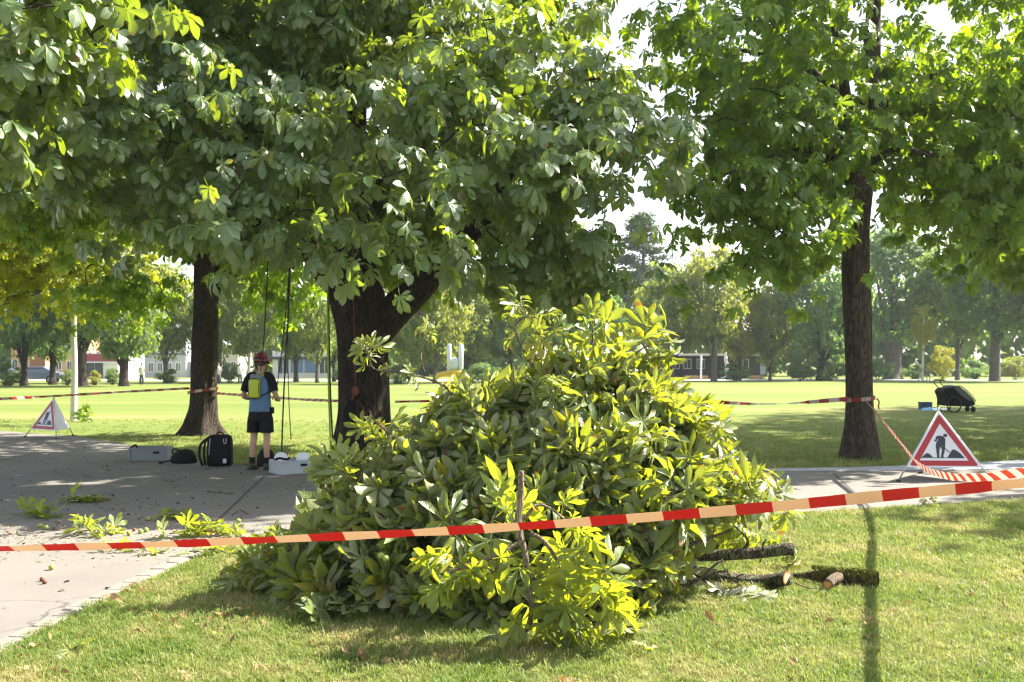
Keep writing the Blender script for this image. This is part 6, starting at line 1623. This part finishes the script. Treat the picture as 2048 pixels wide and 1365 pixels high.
# ---- sprays fallen on the path
for i, (lab, px, py, n_, up, sz) in enumerate((
    ('flat yellow green leaf spray on the path at the left edge of the shade', 75, 1034, 14, (.1, .3, .8), (.6, .85)),
    ('bright upright pair of leaf tufts on the sunny path', 185, 1072, 12, (.1, .8, .3), (.55, .75)),
    ('widest leaf spray on the sunny path near the pile', 400, 1074, 22, (.1, .7, .5), (.6, .85)),
    ('dark green leaf spray lying in the shade of the path', 155, 1004, 14, (0, -.2, .9), (.6, .85)),
    ('grey green leaf spray at the edge of the shade on the path', 345, 1040, 12, (0, -.2, .9), (.5, .75)),
    ('thin flat leaf spray just below the tape on the path', 262, 1108, 6, (0, 0, -.9), (.5, .7)),
    ('leaves fallen where the path meets the lawn left of the pile', 420, 1112, 8, (0, -.1, -.9), (.5, .75)))):
    p = G(px, py); w_ = (.15 if i != 2 else .30)
    leafy('fallen_spray', lab, [(p.x - w_, p.y + .05, .02, .006), (p.x - w_ * .4, p.y, .05, .006), (p.x + w_ * .3, p.y + .03, .045, .005), (p.x + w_, p.y, .02, .003)],
          [(.1, n_ // 4), (.35, n_ // 4), (.65, n_ // 4), (.95, n_ - 3 * (n_ // 4))], tm=(TM_FLAT if i in (0, 3, 4, 5, 6) else None), seed=30 + i, up=up, size=sz, mat='leaf_backlit', jit=.4, flat=(.3 if i in (3, 4, 5, 6) else .8), group='leaf sprays fallen on the path', cat='leaf spray')
# green husks and brown conkers on the path
for px, py, mk, lab in ((103, 1142, 'g', 'single green chestnut husk on the bare sunny path'), (318, 1060, 'g', 'green husk beside the wide leaf spray'), (258, 1073, 'g', 'green husk just above the tape'), (292, 1066, 'g', 'green husk between the two bright sprays'), (281, 1069, 'g', 'green husk touching its neighbour between the sprays'),
                        (80, 1057, 'g', 'left one of the two green husks near the shade edge'), (92, 1061, 'g', 'right one of the two green husks near the shade edge'), (297, 1043, 'g', 'green husk near the shaded spray'), (477, 1047, 'g', 'green husk near the pile at the edge of the shade'),
                        (84, 1165, 'b', 'larger brown conker with a stalk on the path'), (89, 1170, 'b', 'smaller brown conker beside the stalked one'), (108, 1061, 'b', 'brown husk beside the two green husks'), (268, 1064, 'b', 'brown husk near the bright sprays')):
    p = G(px, py); s = 1.0 if mk == 'g' else .72
    o = link('chestnut_husk', HUSK if mk == 'g' else (CONK if 'CONK' in globals() else globals().setdefault('CONK', HUSK.copy())), None, (p.x, p.y, .006 + .021 * s), (rr.uniform(0, 3), rr.uniform(0, 3), rr.uniform(0, 3)))
    o.scale = (s * 1.1, s * 1.1, s)
    tag(o, lab, 'chestnut', 'chestnut husks fallen on the path')
CONK.materials.clear(); CONK.materials.append(M['conker'])
# twigs on the path
for lab, pts, r0 in (('small three legged twig standing on the path above the tape', [G(36, 1090) + Vector((0, 0, .012)), G(49, 1083) + Vector((0, 0, .02)), G(49, 1083) + Vector((0, .02, .07))], .004),
                     ('short straight twig on the path near the stone edging', [G(211, 1180) + Vector((0, 0, .013)), G(235, 1180) + Vector((0, 0, .013))], .008),
                     ('crooked dark twig on the path beside the joint', [G(465, 1033) + Vector((0, 0, .014)), G(480, 1026) + Vector((0, 0, .03)), G(496, 1031) + Vector((0, 0, .014))], .006),
                     ('thin dark twig in the shade of the path', [G(413, 985) + Vector((0, 0, .012)), G(440, 988) + Vector((0, 0, .014)), G(470, 990) + Vector((0, 0, .012))], .006),
                     ('forked twig beside the bright leaf tufts', [G(228, 1050) + Vector((0, 0, .012)), G(238, 1042) + Vector((0, 0, .04)), G(244, 1030) + Vector((0, 0, .012))], .004)):
    mb = MB(); mb.tube(smooth_path([p[:] for p in pts], 4), r0, 6); tag(mb.build('fallen_twig', M['twig'], None, True), lab, 'twig', 'twigs fallen on the path')
# small debris nobody could count
n = 1500
x = rng.uniform(-9, -2.6, n); y = rng.uniform(6, 21, n) ; k = rng.random(n) < np.where((y > 8.2) & (y < 13), .9, .35)
k &= (y > 5.6) & (x < -2.95 + np.clip((y - 9) * 1.2, 0, 5)); x, y = x[k], y[k]; n = len(x)
p = np.stack([x, y, np.full(n, .012)], 1); nr = normalize(rng.normal(size=(n, 3)) * .35 + [0, 0, 1]); R = frames_from(np.cross(nr, unit(rng, n)), nr)
o = link('debris', scatter_mesh('debris', RH, p, R, rng.uniform(.012, .06, n), M['dirt'], rng, np.zeros(n, int), False)); tag(o, 'bits of bark and leaf scattered over the path', None, None, 'stuff')
n = 700
x = rng.uniform(-5.2, -2.4, n); y = rng.normal(9.1, .6, n); k = (y > 8.0) & (y < 10.6); x, y = x[k], y[k]; n = len(x)
p = np.stack([x, y, np.full(n, .012)], 1); nr = normalize(rng.normal(size=(n, 3)) * .35 + [0, 0, 1]); R = frames_from(np.cross(nr, unit(rng, n)), nr)
o = link('chips', scatter_mesh('chips', RH, p, R, rng.uniform(.012, .045, n), M['straw'], rng, np.zeros(n, int), False)); tag(o, 'pale chips scattered round the fallen sprays', None, None, 'stuff')
# dry leaves on the front lawn, each one a thing
dry_meshes = []
for i in range(4):
    V, T, U = leaf_template(1, 4, 200 + i, [-.9, -.5, .8, -1.3][i], [.8, 1.1, .6, .9][i], 0.02, 0.1); V = V * .62; V[:, 0] *= 1.5
    dry_meshes.append(npmesh('fallen_leaf', V, T, U, np.full(len(V), i * .24), True, [M['leaf_dry']]))
DRY = [(425, 1233, 'curled orange brown leaf on the grass left of the pile shadow'), (362, 1172, 'brown folded leaf at the lawn edge near the pile'), (250, 1218, 'small brown leaf by the stone edging'), (457, 1303, 'slender brown leaf low on the front lawn'),
       (1430, 1258, 'brown and yellow leaf in front of the pale leaf spray'), (1445, 1262, 'brown leaf overlapping the yellow leaf before the pale spray')]
for px, py, lab in DRY:
    p = G(px, py); o = link('fallen_leaf', dry_meshes[rr.randrange(4)], None, (p.x, p.y, .035), (rr.uniform(-.5, .5), rr.uniform(-.5, .5), rr.uniform(0, 6.28))); tag(o, lab, 'leaf', 'single dry leaves on the front lawn')
for i in range(12):
    while True:
        px, py = rr.uniform(10, 2040), rr.uniform(1120, 1360); p = G(px, py)
        if p.x > -2.55 and not (500 < px < 1540 and py < 1275): break
    o = link('fallen_leaf', dry_meshes[rr.randrange(4)], None, (p.x, p.y, .03), (rr.uniform(-.5, .5), rr.uniform(-.5, .5), rr.uniform(0, 6.28))); s = rr.uniform(.3, .6); o.scale = (s, s, s)
    tag(o, 'small shrivelled brown leaf lying loose in the sunny front lawn', 'leaf', 'shrivelled leaves in the front lawn')
n = 2600
x = rng.uniform(-2.75, 3.4, n); y = rng.uniform(4.6, 7.4, n); k = (np.sin(x * 3.1 + 1) * np.sin(y * 4.3) + rng.normal(size=n) * .3 > .45) & ((x < 0.6) | (rng.random(n) < .3)); x, y = x[k], y[k]; n = len(x)
p = np.stack([x, y, rng.uniform(.015, .04, n)], 1); nr = normalize(rng.normal(size=(n, 3)) * .6 + [0, 0, 1]); R = frames_from(np.cross(nr, unit(rng, n)), nr)
o = link('leaf_litter', scatter_mesh('leaf_litter', RH, p, R, rng.uniform(.02, .06, n), M['leaf_dry'], rng, np.zeros(n, int), False)); tag(o, 'shredded dry leaf litter in the grass', None, None, 'stuff')
# a fresh leaf on the lawn, bottom left, and small weeds by the path
for lab, px, py, n_, up, sz, tmx in (('fresh green and cream leaf lying alone on the lawn bottom left', 128, 1312, 2, (.1, .6, .5), (.38, .46), None), ('pale leaf pieces on the grass right of the upright branch', 1272, 1305, 2, (0, -.2, -.9), (.3, .4), None), ('small yellow green leaf on the grass below the upright branch', 1010, 1292, 2, (0, .6, .4), (.35, .45), None), ('leafy weed at the path edge behind the barrier tape', 1855, 1015, 7, (0, -.2, .9), (.3, .5), None)):
    p = G(px, py)
    leafy('leaf_sprig', lab, [(p.x, p.y, .01, .004), (p.x + .02, p.y, .035, .003), (p.x + .03, p.y, .05, .002)], [(.6, n_)], seed=int(px), up=up, size=sz, jit=.3, cat='leaf')

# haze over the park
HZ = None
m = bpy.data.materials.new('haze'); m.use_nodes = True; nt = m.node_tree
for nd in list(nt.nodes): nt.nodes.remove(nd)
ou = nt.nodes.new('ShaderNodeOutputMaterial'); pv = nt.nodes.new('ShaderNodeVolumePrincipled')
pv.inputs['Density'].default_value = 0.00027; pv.inputs['Color'].default_value = (0.80, 0.88, 0.97, 1); pv.inputs['Anisotropy'].default_value = 0.3
nt.links.new(pv.outputs[0], ou.inputs['Volume'])
HAZE = True
if HAZE:
    mb = MB(); mb.box((0, 72, 13.5), (330, 170, 29)); o = mb.build('haze', m); tag(o, 'thin haze over the park', None, None, 'stuff')
